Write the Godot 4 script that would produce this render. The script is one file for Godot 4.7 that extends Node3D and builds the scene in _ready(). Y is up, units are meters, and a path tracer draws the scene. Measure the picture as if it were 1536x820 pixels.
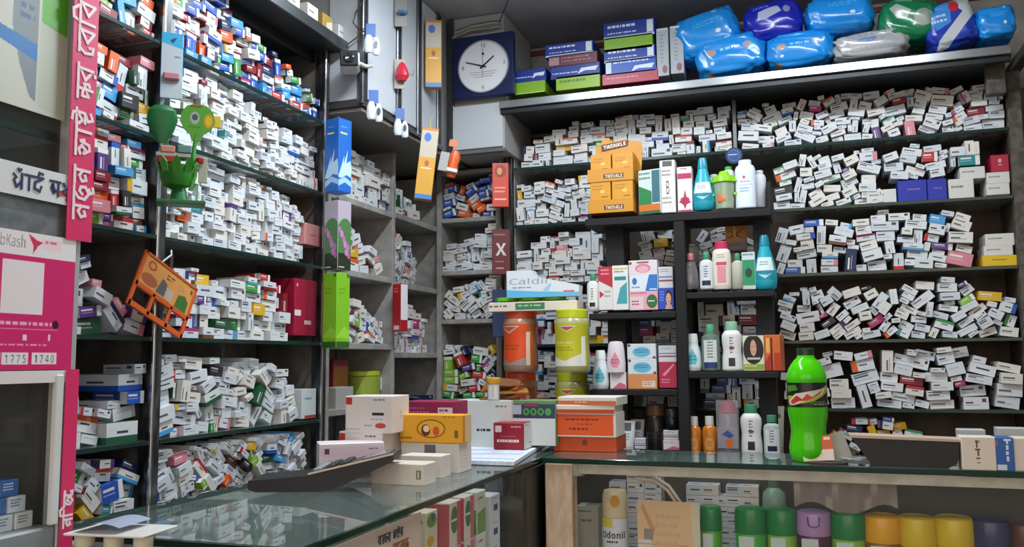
extends Node3D
# A small pharmacy: glass counters in an L, racks of medicine cartons on the left and back walls, a black stand of toiletries.

var rng := RandomNumberGenerator.new()
var taken := {}
var mats := {}
var cells := {}
var sheet: Image
var sheet_mats := []
var carton_sheet: Image
var carton_mat: StandardMaterial3D
var designs := []
var carton_meshes := []
var cartons := []
var wave := FastNoiseLite.new()
var glyph_cache := {}

const LEVELS := [1.937, 1.739, 1.537, 1.333, 1.130, 0.915]
const LEFT_X := -1.2246
const BACK_Z := -2.75
const COUNTER := 1.05

func _ready() -> void:
	# camera
	var cam := Camera3D.new()
	cam.name = "camera"
	cam.fov = 35.38
	cam.near = 0.02
	cam.position = Vector3(0, 1.28, 0)
	cam.rotation_order = EULER_ORDER_YXZ
	cam.rotation_degrees = Vector3(5.79, 18.66, -0.49)
	add_child(cam)
	cam.current = true
	# sky over the street in front of the shop, exposure
	var env := Environment.new()
	var sky_mat := ProceduralSkyMaterial.new()
	sky_mat.sky_top_color = Color(0.80, 0.78, 0.78)
	sky_mat.sky_horizon_color = Color(1.0, 0.9, 0.79)
	sky_mat.ground_bottom_color = Color(0.42, 0.4, 0.37)
	sky_mat.ground_horizon_color = Color(0.66, 0.6, 0.53)
	sky_mat.sun_angle_max = 0.0
	var sky := Sky.new()
	sky.sky_material = sky_mat
	env.background_mode = Environment.BG_SKY
	env.sky = sky
	env.background_energy_multiplier = 2.3
	env.tonemap_mode = Environment.TONE_MAPPER_LINEAR
	env.tonemap_exposure = 1.1
	env.sdfgi_enabled = true
	env.ssao_enabled = true
	env.ssil_enabled = true
	var we := WorldEnvironment.new()
	we.name = "world_environment"
	we.environment = env
	add_child(we)
	rng.seed = 20240611
	wave.seed = 7
	wave.frequency = 1.0
	sheet = Image.create(2048, 2048, false, Image.FORMAT_RGBA8)
	sheet.fill(Color.WHITE)
	tube_light("tube_light", "white fluorescent tube fixture on the ceiling above the left counter", Vector3(-0.68, 2.45, -1.62), 1.12, 1.65, PI / 2)
	tube_light("tube_light", "short white fluorescent tube fixture on the ceiling before the back rack", Vector3(0.12, 2.45, -2.0), 0.6, 0.95, 0.0)
	make_carton_designs()
	build_room()
	build_racks()
	build_overhead()
	build_stand()
	build_counters()
	build_showcase()
	build_top_row()
	build_stand_goods()
	build_counter_goods()
	build_hanging()
	build_shelf_specials()
	build_cases()
	fill_shelves()
	emit_cartons()
	finish_sheet()

# ---------- names, metas, materials ----------

func numbered(called: String) -> String:
	var n: int = taken.get(called, 0)
	taken[called] = n + 1
	return called if n == 0 else "%s_%03d" % [called, n]

func tag(o: Node, label: String, category: String, group := "") -> void:
	o.set_meta("label", label)
	o.set_meta("category", category)
	if group:
		o.set_meta("group", group)

func thing(called: String, label: String, category: String, at := Vector3.ZERO, yaw := 0.0, group := "") -> Node3D:
	var o := Node3D.new()
	o.name = numbered(called)
	add_child(o)
	o.position = at
	o.rotation.y = yaw
	tag(o, label, category, group)
	return o

func part(called: String, m: Mesh, material: Material, parent: Node, at := Vector3.ZERO) -> MeshInstance3D:
	var o := MeshInstance3D.new()
	o.name = called
	o.mesh = m
	o.material_override = material
	o.cast_shadow = GeometryInstance3D.SHADOW_CASTING_SETTING_ON
	o.position = at
	parent.add_child(o, true)
	return o

func solo(called: String, label: String, category: String, m: Mesh, material: Material, at := Vector3.ZERO, yaw := 0.0, group := "") -> MeshInstance3D:
	var o := part(numbered(called), m, material, self, at)
	o.rotation.y = yaw
	tag(o, label, category, group)
	return o

func structure(called: String, m: Mesh, material: Material, at: Vector3) -> MeshInstance3D:
	var o := part(called, m, material, self, at)
	o.set_meta("kind", "structure")
	o.set_meta("label", called.replace("_", " ") + " of the shop")
	return o

func paint(hex: String, rough := 0.5, metal := 0.0) -> StandardMaterial3D:
	var key := "%s/%s/%s" % [hex, rough, metal]
	if not mats.has(key):
		var m := StandardMaterial3D.new()
		m.albedo_color = Color(hex)
		m.roughness = rough
		m.metallic = metal
		mats[key] = m
	return mats[key]

func clear(hex: String, alpha: float, rough := 0.04, shine := 0.5) -> StandardMaterial3D:
	var key := "clear/%s/%s/%s/%s" % [hex, alpha, rough, shine]
	if not mats.has(key):
		var m := StandardMaterial3D.new()
		m.albedo_color = Color(Color(hex), alpha)
		m.transparency = BaseMaterial3D.TRANSPARENCY_ALPHA
		m.metallic_specular = shine
		m.roughness = rough
		mats[key] = m
	return mats[key]

func mottled(key: String, a: String, b: String, scale: float, rough := 0.75, metal := 0.0, noise_frequency := 0.02, stretch := Vector3.ONE) -> StandardMaterial3D:
	if not mats.has(key):
		var f := FastNoiseLite.new()
		f.seed = hash(key) % 1000
		f.frequency = noise_frequency
		f.fractal_octaves = 5
		var ramp := Gradient.new()
		ramp.set_color(0, Color(a))
		ramp.set_color(1, Color(b))
		ramp.set_offset(0, 0.25)
		ramp.set_offset(1, 0.75)
		var t := NoiseTexture2D.new()
		t.noise = f
		t.width = 512
		t.height = 512
		t.seamless = true
		t.color_ramp = ramp
		var m := StandardMaterial3D.new()
		m.albedo_texture = t
		m.uv1_triplanar = true
		m.uv1_world_triplanar = true
		m.uv1_scale = stretch * scale
		m.roughness = rough
		m.metallic = metal
		mats[key] = m
	return mats[key]

# ---------- shapes ----------

func begin() -> SurfaceTool:
	var st := SurfaceTool.new()
	st.begin(Mesh.PRIMITIVE_TRIANGLES)
	return st

func tri(st: SurfaceTool, a: Vector3, b: Vector3, c: Vector3, n: Vector3, ua := Vector2.ZERO, ub := Vector2.ZERO, uc := Vector2.ZERO) -> void:
	if (b - a).cross(c - a).dot(n) > 0.0:
		var s := b
		b = c
		c = s
		var u := ub
		ub = uc
		uc = u
	st.set_normal(n); st.set_uv(ua); st.add_vertex(a)
	st.set_normal(n); st.set_uv(ub); st.add_vertex(b)
	st.set_normal(n); st.set_uv(uc); st.add_vertex(c)

func quad(st: SurfaceTool, p: Array, n: Vector3, u := [Vector2.ZERO, Vector2.ZERO, Vector2.ZERO, Vector2.ZERO]) -> void:
	tri(st, p[0], p[1], p[2], n, u[0], u[1], u[2])
	tri(st, p[0], p[2], p[3], n, u[0], u[2], u[3])

func cell_uv(design: String, u: float, v: float) -> Vector2:
	if design == "":
		return Vector2.ZERO
	var i: int = cells[design]
	return Vector2((i % 12 + lerpf(0.02, 0.98, u)) * 170.0 / 2048.0, (i / 12 + lerpf(0.02, 0.98, v)) * 170.0 / 2048.0)

# chamfered box; front, side and top may carry a printed design, the other faces the design's ground colour
func add_box(st: SurfaceTool, size: Vector3, at := Vector3.ZERO, bevel := 0.0015, front := "", side := "", top := "") -> void:
	var h := size * 0.5
	var b: float = minf(bevel, 0.3 * minf(size.x, minf(size.y, size.z)))
	var ground := cell_uv(front, 0.0, 0.0)
	for ax in 3:
		var u := (ax + 1) % 3
		var v := (ax + 2) % 3
		for s in [-1, 1]:
			var ps := []
			var us := []
			var n := Vector3.ZERO
			n[ax] = s
			var d := ""
			if ax == 2 and s == 1: d = front
			elif ax == 0: d = side
			elif ax == 1 and s == 1: d = top
			for c in [[-1, -1], [1, -1], [1, 1], [-1, 1]]:
				var p := Vector3.ZERO
				p[ax] = s * h[ax]
				p[u] = c[0] * (h[u] - b)
				p[v] = c[1] * (h[v] - b)
				ps.append(at + p)
				if d == "": us.append(ground)
				elif ax == 2: us.append(cell_uv(d, p.x / size.x + 0.5, 0.5 - p.y / size.y))
				elif ax == 0: us.append(cell_uv(d, 0.5 - s * p.z / size.z, 0.5 - p.y / size.y))
				else: us.append(cell_uv(d, p.x / size.x + 0.5, p.z / size.z + 0.5))
			quad(st, ps, n, us)
	if b <= 0.0:
		return
	var g4 := [ground, ground, ground, ground]
	for ax in 3:
		var u := (ax + 1) % 3
		var v := (ax + 2) % 3
		for su in [-1, 1]:
			for sv in [-1, 1]:
				var p1 := Vector3.ZERO
				p1[u] = su * h[u]
				p1[v] = sv * (h[v] - b)
				var p2 := Vector3.ZERO
				p2[u] = su * (h[u] - b)
				p2[v] = sv * h[v]
				var e := Vector3.ZERO
				e[ax] = h[ax] - b
				var n := Vector3.ZERO
				n[u] = su
				n[v] = sv
				quad(st, [at + p1 - e, at + p2 - e, at + p2 + e, at + p1 + e], n.normalized(), g4)
	for sx in [-1, 1]:
		for sy in [-1, 1]:
			for sz in [-1, 1]:
				var s := Vector3(sx, sy, sz)
				tri(st, at + s * (h - Vector3(0, b, b)), at + s * (h - Vector3(b, 0, b)), at + s * (h - Vector3(b, b, 0)), s.normalized(), ground, ground, ground)

func box(size: Vector3, bevel := 0.0015, front := "", side := "", top := "") -> ArrayMesh:
	var st := begin()
	add_box(st, size, Vector3.ZERO, bevel, front, side, top)
	return st.commit()

func boxes(list: Array, bevel := 0.0015) -> ArrayMesh:
	var st := begin()
	for b in list:
		add_box(st, b[1], b[0], bevel)
	return st.commit()

# lathe round y; profile of Vector2(radius, height); corners sharper than 40 degrees stay sharp
func add_lathe(st: SurfaceTool, prof: Array, seg := 20, sx := 1.0, sz := 1.0, from := 0.0, to := TAU, design := "", at := Vector3.ZERO) -> void:
	var k := prof.size()
	var ns := []
	for i in k - 1:
		var d: Vector2 = (prof[i + 1] - prof[i])
		ns.append(Vector2(d.y, -d.x).normalized())
	for i in k - 1:
		var n0: Vector2 = ns[i]
		var n1: Vector2 = ns[i]
		if i > 0 and ns[i - 1].dot(ns[i]) > 0.77: n0 = (ns[i - 1] + ns[i]).normalized()
		if i < k - 2 and ns[i + 1].dot(ns[i]) > 0.77: n1 = (ns[i + 1] + ns[i]).normalized()
		var y0: float = prof[0].y
		var span: float = prof[k - 1].y - y0
		for j in seg:
			var a := lerpf(from, to, float(j) / seg)
			var b := lerpf(from, to, float(j + 1) / seg)
			var q := []
			for c in [[a, prof[i], n0, 0.0], [b, prof[i], n0, 1.0], [b, prof[i + 1], n1, 1.0], [a, prof[i + 1], n1, 0.0]]:
				var p: Vector2 = c[1]
				var n: Vector2 = c[2]
				var uv := Vector2((j + c[3]) / seg, 1.0 - (p.y - y0) / maxf(span, 0.0001))
				if design: uv = cell_uv(design, uv.x, uv.y)
				q.append([at + Vector3(sin(c[0]) * p.x * sx, p.y, cos(c[0]) * p.x * sz), Vector3(sin(c[0]) * n.x / sx, n.y, cos(c[0]) * n.x / sz).normalized(), uv])
			for t in [[0, 2, 1], [0, 3, 2]]:
				for m in t:
					st.set_normal(q[m][1]); st.set_uv(q[m][2]); st.add_vertex(q[m][0])

func lathe(prof: Array, seg := 20, sx := 1.0, sz := 1.0) -> ArrayMesh:
	var st := begin()
	add_lathe(st, prof, seg, sx, sz)
	return st.commit()

func profile(pairs: Array, r: float, h: float) -> Array:
	var out := []
	for i in range(0, pairs.size(), 2):
		out.append(Vector2(pairs[i] * r, pairs[i + 1] * h))
	return out

func radius_at(prof: Array, y: float) -> float:
	for i in prof.size() - 1:
		if y >= prof[i].y and y <= prof[i + 1].y and prof[i + 1].y > prof[i].y:
			return lerpf(prof[i].x, prof[i + 1].x, (y - prof[i].y) / (prof[i + 1].y - prof[i].y))
	return prof[0].x

# round tube through points
func tube(points: Array, r: float, seg := 8) -> ArrayMesh:
	var st := begin()
	var rings := []
	for i in points.size():
		var a: Vector3 = points[maxi(i - 1, 0)]
		var b: Vector3 = points[mini(i + 1, points.size() - 1)]
		var t := (b - a).normalized()
		var u := t.cross(Vector3.UP if absf(t.y) < 0.9 else Vector3.RIGHT).normalized()
		var v := t.cross(u)
		var ring := []
		for j in seg + 1:
			var g := TAU * j / seg
			ring.append([points[i] + (u * cos(g) + v * sin(g)) * r, u * cos(g) + v * sin(g)])
		rings.append(ring)
	for i in points.size() - 1:
		for j in seg:
			var q := [rings[i][j], rings[i][j + 1], rings[i + 1][j + 1], rings[i + 1][j]]
			for t in [[0, 2, 1], [0, 3, 2]]:
				for m in t:
					st.set_normal(q[m][1]); st.set_uv(Vector2.ZERO); st.add_vertex(q[m][0])
	return st.commit()

# flat slab of any outline (x, y), thickness along z
func slab(outline: PackedVector2Array, thick: float, design := "") -> ArrayMesh:
	var st := begin()
	var lo := outline[0]
	var hi := outline[0]
	for p in outline:
		lo = lo.min(p)
		hi = hi.max(p)
	var idx := Geometry2D.triangulate_polygon(outline)
	for i in range(0, idx.size(), 3):
		for s in [-1, 1]:
			var ps := []
			var us := []
			for k in 3:
				var p := outline[idx[i + k]]
				ps.append(Vector3(p.x, p.y, s * thick / 2))
				us.append(cell_uv(design, (p.x - lo.x) / (hi.x - lo.x), 1.0 - (p.y - lo.y) / (hi.y - lo.y)) if s == 1 else cell_uv(design, 0, 0))
			tri(st, ps[0], ps[1], ps[2], Vector3(0, 0, s), us[0], us[1], us[2])
	var clock := Geometry2D.is_polygon_clockwise(outline)
	for i in outline.size():
		var a := outline[i]
		var b := outline[(i + 1) % outline.size()]
		var n := Vector3(b.y - a.y, a.x - b.x, 0).normalized() * (-1.0 if clock else 1.0)
		var g := cell_uv(design, 0, 0)
		quad(st, [Vector3(a.x, a.y, -thick / 2), Vector3(b.x, b.y, -thick / 2), Vector3(b.x, b.y, thick / 2), Vector3(a.x, a.y, thick / 2)], n, [g, g, g, g])
	return st.commit()

func oval(rx: float, ry: float, n := 28, cx := 0.0, cy := 0.0) -> PackedVector2Array:
	var o := PackedVector2Array()
	for i in n:
		o.append(Vector2(cx + cos(TAU * i / n) * rx, cy + sin(TAU * i / n) * ry))
	return o

# lettering drawn as flat strokes: polylines in (x right, y up) metres
func strokes(lines: Array, width: float, thick: float) -> ArrayMesh:
	var st := begin()
	var layer := 0
	for l in lines:
		for i in l.size() - 1:
			layer = (layer + 1) % 7
			thick = 0.0004 + 0.00012 * layer
			var a: Vector2 = l[i]
			var b: Vector2 = l[i + 1]
			var d := (b - a).normalized() * width / 2
			var n := Vector2(-d.y, d.x)
			a -= d * 0.8
			b += d * 0.8
			quad(st, [Vector3(a.x + n.x, a.y + n.y, thick), Vector3(b.x + n.x, b.y + n.y, thick), Vector3(b.x - n.x, b.y - n.y, thick), Vector3(a.x - n.x, a.y - n.y, thick)], Vector3(0, 0, 1))
			quad(st, [Vector3(a.x + n.x, a.y + n.y, thick), Vector3(b.x + n.x, b.y + n.y, thick), Vector3(b.x + n.x, b.y + n.y, 0), Vector3(a.x + n.x, a.y + n.y, 0)], Vector3(n.x, n.y, 0).normalized())
			quad(st, [Vector3(a.x - n.x, a.y - n.y, thick), Vector3(b.x - n.x, b.y - n.y, thick), Vector3(b.x - n.x, b.y - n.y, 0), Vector3(a.x - n.x, a.y - n.y, 0)], Vector3(-n.x, -n.y, 0).normalized())
	return st.commit()

const BANGLA := {
	"na": [[0, 0, 1, 0], [0.78, 0, 0.78, 1], [0.78, 0.5, 0.45, 0.3, 0.15, 0.5, 0.25, 0.78, 0.5, 0.7]],
	"ta": [[0, 0, 1, 0], [0.5, 0.05, 0.2, 0.3, 0.15, 0.7, 0.5, 0.98, 0.88, 0.75, 0.85, 0.42, 0.6, 0.35, 0.45, 0.55]],
	"u": [[0.75, 1.0, 0.5, 1.1, 0.6, 1.3, 0.85, 1.25]],
	"ja": [[0, 0, 1, 0], [0.1, 0.3, 0.35, 0.2, 0.6, 0.4, 0.4, 0.62, 0.15, 0.55, 0.4, 0.95, 0.7, 0.9, 0.85, 0.3, 0.95, 0.55]],
	"aa": [[0, 0, 0.7, 0], [0.4, 0, 0.4, 1]],
	"sta": [[0, 0, 1, 0], [0.15, 0.15, 0.35, 0.4, 0.6, 0.2, 0.8, 0.1, 0.8, 0.5], [0.2, 0.55, 0.75, 0.55, 0.35, 0.75, 0.5, 1.1, 0.85, 0.95], [0.3, -0.3, 0.7, -0.25, 0.8, 0]],
	"pha": [[0, 0, 1, 0], [0.6, 0, 0.6, 1], [0.6, 0.35, 0.15, 0.3, 0.2, 0.75, 0.6, 0.55], [0.6, 0.6, 0.9, 0.4, 0.95, 0.75, 0.8, 0.8]],
	"ra": [[0, 0, 1, 0], [0.75, 0, 0.75, 1, 0.1, 0.5, 0.75, 0.15], [0.45, 1.15, 0.55, 1.15]],
	"ba": [[0, 0, 1, 0], [0.78, 0, 0.78, 1, 0.1, 0.55, 0.78, 0.1]],
	"e": [[0.1, 0, 0.6, 0.02], [0.3, 0.05, 0.05, 0.4, 0.15, 0.9, 0.5, 0.95, 0.45, 0.7]],
	"i": [[0.1, 0, 0.8, 0], [0.2, 1, 0.2, 0, 0.3, -0.4, 0.8, -0.45, 1.1, -0.1]],
	"ma": [[0, 0, 1, 0], [0.8, 0, 0.8, 1], [0.8, 0.65, 0.4, 0.6, 0.25, 0.2, 0.1, 0.5, 0.35, 0.85, 0.55, 0.65]],
	"lka": [[0, 0, 1, 0], [0.85, 0, 0.85, 0.55], [0.85, 0.3, 0.6, 0.2, 0.45, 0.45, 0.25, 0.2, 0.1, 0.5], [0.6, 0.6, 0.6, 1.2, 0.2, 0.9, 0.6, 0.7, 0.95, 0.95]],
	"kha": [[0.05, 0.1, 0.3, 0.3, 0.1, 0.5, 0.35, 0.95, 0.8, 0.5], [0.8, 0, 0.8, 1]],
	"tti": [[0, 0, 1, 0], [0.8, 0.1, 0.25, 0.35, 0.2, 0.8, 0.7, 0.95, 0.85, 0.6], [0.5, 0, 0.6, -0.35, 0.95, -0.3]],
	"dha": [[0.8, 0, 0.8, 1, 0.15, 0.6, 0.8, 0.2], [0.2, 0, 0.35, 0.2]],
	"dot": [[0.35, -0.3, 0.5, -0.15, 0.65, -0.3]],
}

func bangla(text: Array, size: float, bold: float, gap := 1.08) -> ArrayMesh:
	var lines := []
	var x := 0.0
	for g in text:
		if g == " ":
			x += size * 0.55
			continue
		var wide: float = {"aa": 0.6, "e": 0.55, "u": 0.0, "i": 0.5, "dot": 0.0}.get(g, 0.92)
		var back: float = -0.92 if g == "u" or g == "dot" else 0.0
		for l in BANGLA[g]:
			var pts := []
			for k in range(0, l.size(), 2):
				pts.append(Vector2(x + (l[k] * 0.92 + back) * size, -l[k + 1] * size))
			lines.append(pts)
		x += wide * size * gap
	return strokes(lines, bold, 0.0006)

# ---------- printed designs, kept on one sheet ----------

func text_outline(s: String, bold: bool) -> Array:
	var key := s + ("*" if bold else "")
	if not glyph_cache.has(key):
		var f := SystemFont.new()
		f.font_names = PackedStringArray(["Droid Sans"])
		if bold: f.font_weight = 700
		var t := TextMesh.new()
		t.text = s
		t.font = f
		t.font_size = 48
		t.pixel_size = 0.01
		t.depth = 0.0
		t.curve_step = 2.0
		var a := t.get_mesh_arrays()
		var v: PackedVector3Array = a[Mesh.ARRAY_VERTEX]
		var idx = a[Mesh.ARRAY_INDEX]
		var out := PackedVector2Array()
		if idx != null and idx.size() > 0:
			for i in idx: out.append(Vector2(v[i].x, v[i].y))
		else:
			for p in v: out.append(Vector2(p.x, p.y))
		var lo := Vector2(1e9, 1e9)
		var hi := -lo
		for p in out:
			lo = lo.min(p)
			hi = hi.max(p)
		glyph_cache[key] = [out, lo, hi]
	return glyph_cache[key]

func fill_poly(img: Image, pts: PackedVector2Array, c: Color) -> void:
	var y0 := 1e9
	var y1 := -1e9
	for p in pts:
		y0 = minf(y0, p.y)
		y1 = maxf(y1, p.y)
	for y in range(int(floor(y0)), int(ceil(y1)) + 1):
		var xs := []
		for i in pts.size():
			var a := pts[i]
			var b := pts[(i + 1) % pts.size()]
			if (a.y <= y + 0.5) != (b.y <= y + 0.5):
				xs.append(a.x + (y + 0.5 - a.y) / (b.y - a.y) * (b.x - a.x))
		xs.sort()
		for i in range(0, xs.size() - 1, 2):
			var xa := int(round(xs[i]))
			var xb := int(round(xs[i + 1]))
			if xb > xa:
				img.fill_rect(Rect2i(xa, y, xb - xa, 1), c)

# r rectangle, e ellipse, g polygon, l rows of fine print, t lettering (x, y of its left top, width, height), s strokes
func draw_print(img: Image, at: Vector2, n: float, cmds: Array) -> void:
	for q in cmds:
		var c := Color(q[-1]) if q[0] != "t" else Color(q[5])
		match q[0]:
			"r":
				img.fill_rect(Rect2i(int(at.x + q[1] * n), int(at.y + q[2] * n), maxi(1, int(round(q[3] * n))), maxi(1, int(round(q[4] * n)))), c)
			"e":
				var o := oval(q[3] * n, q[4] * n, 36, at.x + q[1] * n, at.y + q[2] * n)
				fill_poly(img, o, c)
			"g":
				var o := PackedVector2Array()
				for i in range(0, q[1].size(), 2): o.append(at + Vector2(q[1][i], q[1][i + 1]) * n)
				fill_poly(img, o, c)
			"l":
				var rows: int = q[5]
				for k in rows:
					var x: float = q[1]
					var row_h: float = q[4] / rows
					while x < q[1] + q[3] * rng.randf_range(0.7, 1.0):
						var wl := rng.randf_range(0.02, 0.08)
						img.fill_rect(Rect2i(int(at.x + x * n), int(at.y + (q[2] + k * row_h) * n), maxi(1, int(minf(wl, q[1] + q[3] - x) * n)), maxi(1, int(row_h * 0.5 * n))), c)
						x += wl + 0.015
			"t":
				var t: Array = text_outline(q[6], q.size() > 7)
				var lo: Vector2 = t[1]
				var sc := Vector2(q[3] * n / maxf(0.001, t[2].x - lo.x), q[4] * n / maxf(0.001, t[2].y - lo.y))
				var ps: PackedVector2Array = t[0]
				for i in range(0, ps.size(), 3):
					var o := PackedVector2Array()
					for k in 3:
						var p := (ps[i + k] - lo) * sc
						o.append(at + Vector2(q[1] * n + p.x, q[2] * n + q[4] * n - p.y))
					fill_poly(img, o, c)

func pr(design: String, ground: String, cmds: Array = []) -> String:
	if not cells.has(design):
		var i := cells.size()
		cells[design] = i
		var at := Vector2i(i % 12, i / 12) * 170
		var cell := Image.create(170, 170, false, Image.FORMAT_RGBA8)
		cell.fill(Color(ground))
		draw_print(cell, Vector2.ZERO, 170.0, cmds)
		sheet.blit_rect(cell, Rect2i(0, 0, 170, 170), at)
	return design

func printed(rough := 0.42, coat := 0.0) -> StandardMaterial3D:
	var key := "printed/%s/%s" % [rough, coat]
	if not mats.has(key):
		var m := StandardMaterial3D.new()
		m.roughness = rough
		if coat > 0.0:
			m.clearcoat_enabled = true
			m.clearcoat = coat
			m.clearcoat_roughness = 0.12
		mats[key] = m
		sheet_mats.append(m)
	return mats[key]

func finish_sheet() -> void:
	var t := ImageTexture.create_from_image(sheet)
	for m in sheet_mats:
		m.albedo_texture = t

# a printed carton; at = middle of the lower front edge, the carton reaches back by deep
func carton(called: String, label: String, at: Vector3, w: float, h: float, deep: float, yaw: float, front: String, group := "", side := "", top := "", roll := 0.0) -> MeshInstance3D:
	var st := begin()
	add_box(st, Vector3(w, h, deep), Vector3(0, h / 2, 0), 0.0012, front, side, top)
	var o := solo(called, label, "carton", st.commit(), printed(), at, yaw, group)
	o.position = at + Basis(Vector3.UP, yaw) * Vector3(0, 0, -deep / 2)
	o.rotation = Vector3(0, yaw, roll)
	return o

# lathed bottle, jar or can: body, cap and a label wrapped round the front
func bottle(called: String, label: String, category: String, at: Vector3, w: float, h: float, body: Array, body_mat: Material, cap: Array, cap_mat: Material, design := "", y0 := 0.1, y1 := 0.6, flat := 1.0, reach := 1.1, group := "", yaw := 0.0) -> Node3D:
	var o := thing(called, label, category, at, yaw, group)
	var bp := profile(body, w / 2, h)
	part("body", lathe(bp, 24, 1.0, flat), body_mat, o)
	if cap.size():
		part("cap", lathe(profile(cap, w / 2, h), 20, 1.0, flat), cap_mat, o)
	if design:
		var lp := []
		for k in 9:
			var y := h * lerpf(y0, y1, k / 8.0)
			lp.append(Vector2(radius_at(bp, y) + 0.0006, y))
		var st := begin()
		add_lathe(st, lp, 16, 1.0, flat, -reach, reach, design)
		part("label", st.commit(), printed(0.4), o)
	return o

func tube_light(called: String, label: String, at: Vector3, length: float, energy: float, yaw: float) -> void:
	var o := thing(called, label, "lamp", at, yaw)
	part("housing", box(Vector3(length + 0.04, 0.03, 0.045), 0.004), paint("d8d8d6", 0.5), o, Vector3(0, -0.015, 0))
	var glow := StandardMaterial3D.new()
	glow.albedo_color = Color(0.95, 0.97, 1.0)
	glow.emission_enabled = true
	glow.emission = Color(0.93, 0.97, 1.0)
	glow.emission_energy_multiplier = 20.0
	var tb := part("glowing_tube", lathe([Vector2(0.0, -length / 2), Vector2(0.013, -length / 2), Vector2(0.013, length / 2), Vector2(0.0, length / 2)], 14), glow, o, Vector3(0, -0.045, 0))
	tb.rotation.z = PI / 2
	for s in [-1, 1]:
		part("end_holder", box(Vector3(0.016, 0.05, 0.03), 0.003), paint("c8c8c6", 0.5), o, Vector3(s * (length / 2 + 0.008), -0.04, 0))
	var l := AreaLight3D.new()
	l.name = "lamp_light"
	l.area_size = Vector2(length, 0.03)
	l.area_normalize_energy = true
	l.light_energy = energy
	l.light_color = Color(0.93, 0.97, 1.0)
	l.area_range = 8.0
	l.area_attenuation = 2.0
	l.shadow_enabled = true
	l.rotation_degrees = Vector3(-90, 0, 0)
	l.position = Vector3(0, -0.062, 0)
	o.add_child(l)

# ---------- the room ----------

func build_room() -> void:
	structure("floor", box(Vector3(3.2, 0.12, 6.6), 0.0), mottled("floor", "6a655e", "86817a", 1.2, 0.5), Vector3(-0.1, -0.06, 0.0))
	structure("ceiling", box(Vector3(3.2, 0.12, 3.5), 0.0), mottled("ceiling", "acadb2", "bcbdc1", 0.9, 0.85, 0.0, 0.01), Vector3(-0.1, 2.51, -1.35))
	structure("wall_back", box(Vector3(3.2, 2.6, 0.1), 0.0), mottled("plaster", "a9a59e", "c2beb7", 1.1, 0.85), Vector3(-0.1, 1.25, -3.05))
	structure("wall_left", box(Vector3(0.1, 2.6, 3.5), 0.0), mottled("plaster", "a9a59e", "c2beb7", 1.1, 0.85), Vector3(-1.53, 1.25, -1.35))
	structure("wall_right", box(Vector3(0.1, 2.6, 3.5), 0.0), mottled("plaster", "a9a59e", "c2beb7", 1.1, 0.85), Vector3(1.4, 1.25, -1.35))
	var t := structure("trim_1", box(Vector3(1.6, 0.018, 0.012), 0.001), paint("8a4a44", 0.6), Vector3(-0.2, 2.428, -2.994))
	t.set_meta("label", "thin red strip along the top of the back wall")

func wood_back() -> StandardMaterial3D:
	return mottled("hardboard", "4c4037", "61534a", 0.8, 0.7, 0.0, 0.015, Vector3(1, 0.3, 1))

func steel() -> StandardMaterial3D:
	return mottled("steel", "4a4c4e", "74767a", 3.0, 0.32, 0.85, 0.03, Vector3(1, 0.2, 1))

func painted_board() -> StandardMaterial3D:
	return mottled("painted board", "8b8985", "a09e9a", 2.0, 0.6)

# a glass shelf with a dark green edge on its front; lies in x from x0 to x1 and z from z0 to z1, front towards +x or +z
func glass_shelf(parent: Node, lo: Vector3, hi: Vector3, front_x: bool) -> void:
	var p := part("glass_shelf", box(hi - lo, 0.0005), clear("9fb3ad", 0.2, 0.03), parent, (lo + hi) / 2)
	if front_x:
		part("shelf_edge", box(Vector3(0.004, hi.y - lo.y, absf(hi.z - lo.z)), 0.0008), paint("16302a", 0.2), p, Vector3((hi.x - lo.x) / 2 + 0.002, 0, 0))
	else:
		part("shelf_edge", box(Vector3(hi.x - lo.x, hi.y - lo.y, 0.004), 0.0008), paint("16302a", 0.2), p, Vector3(0, 0, (hi.z - lo.z) / 2 + 0.002))

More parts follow.
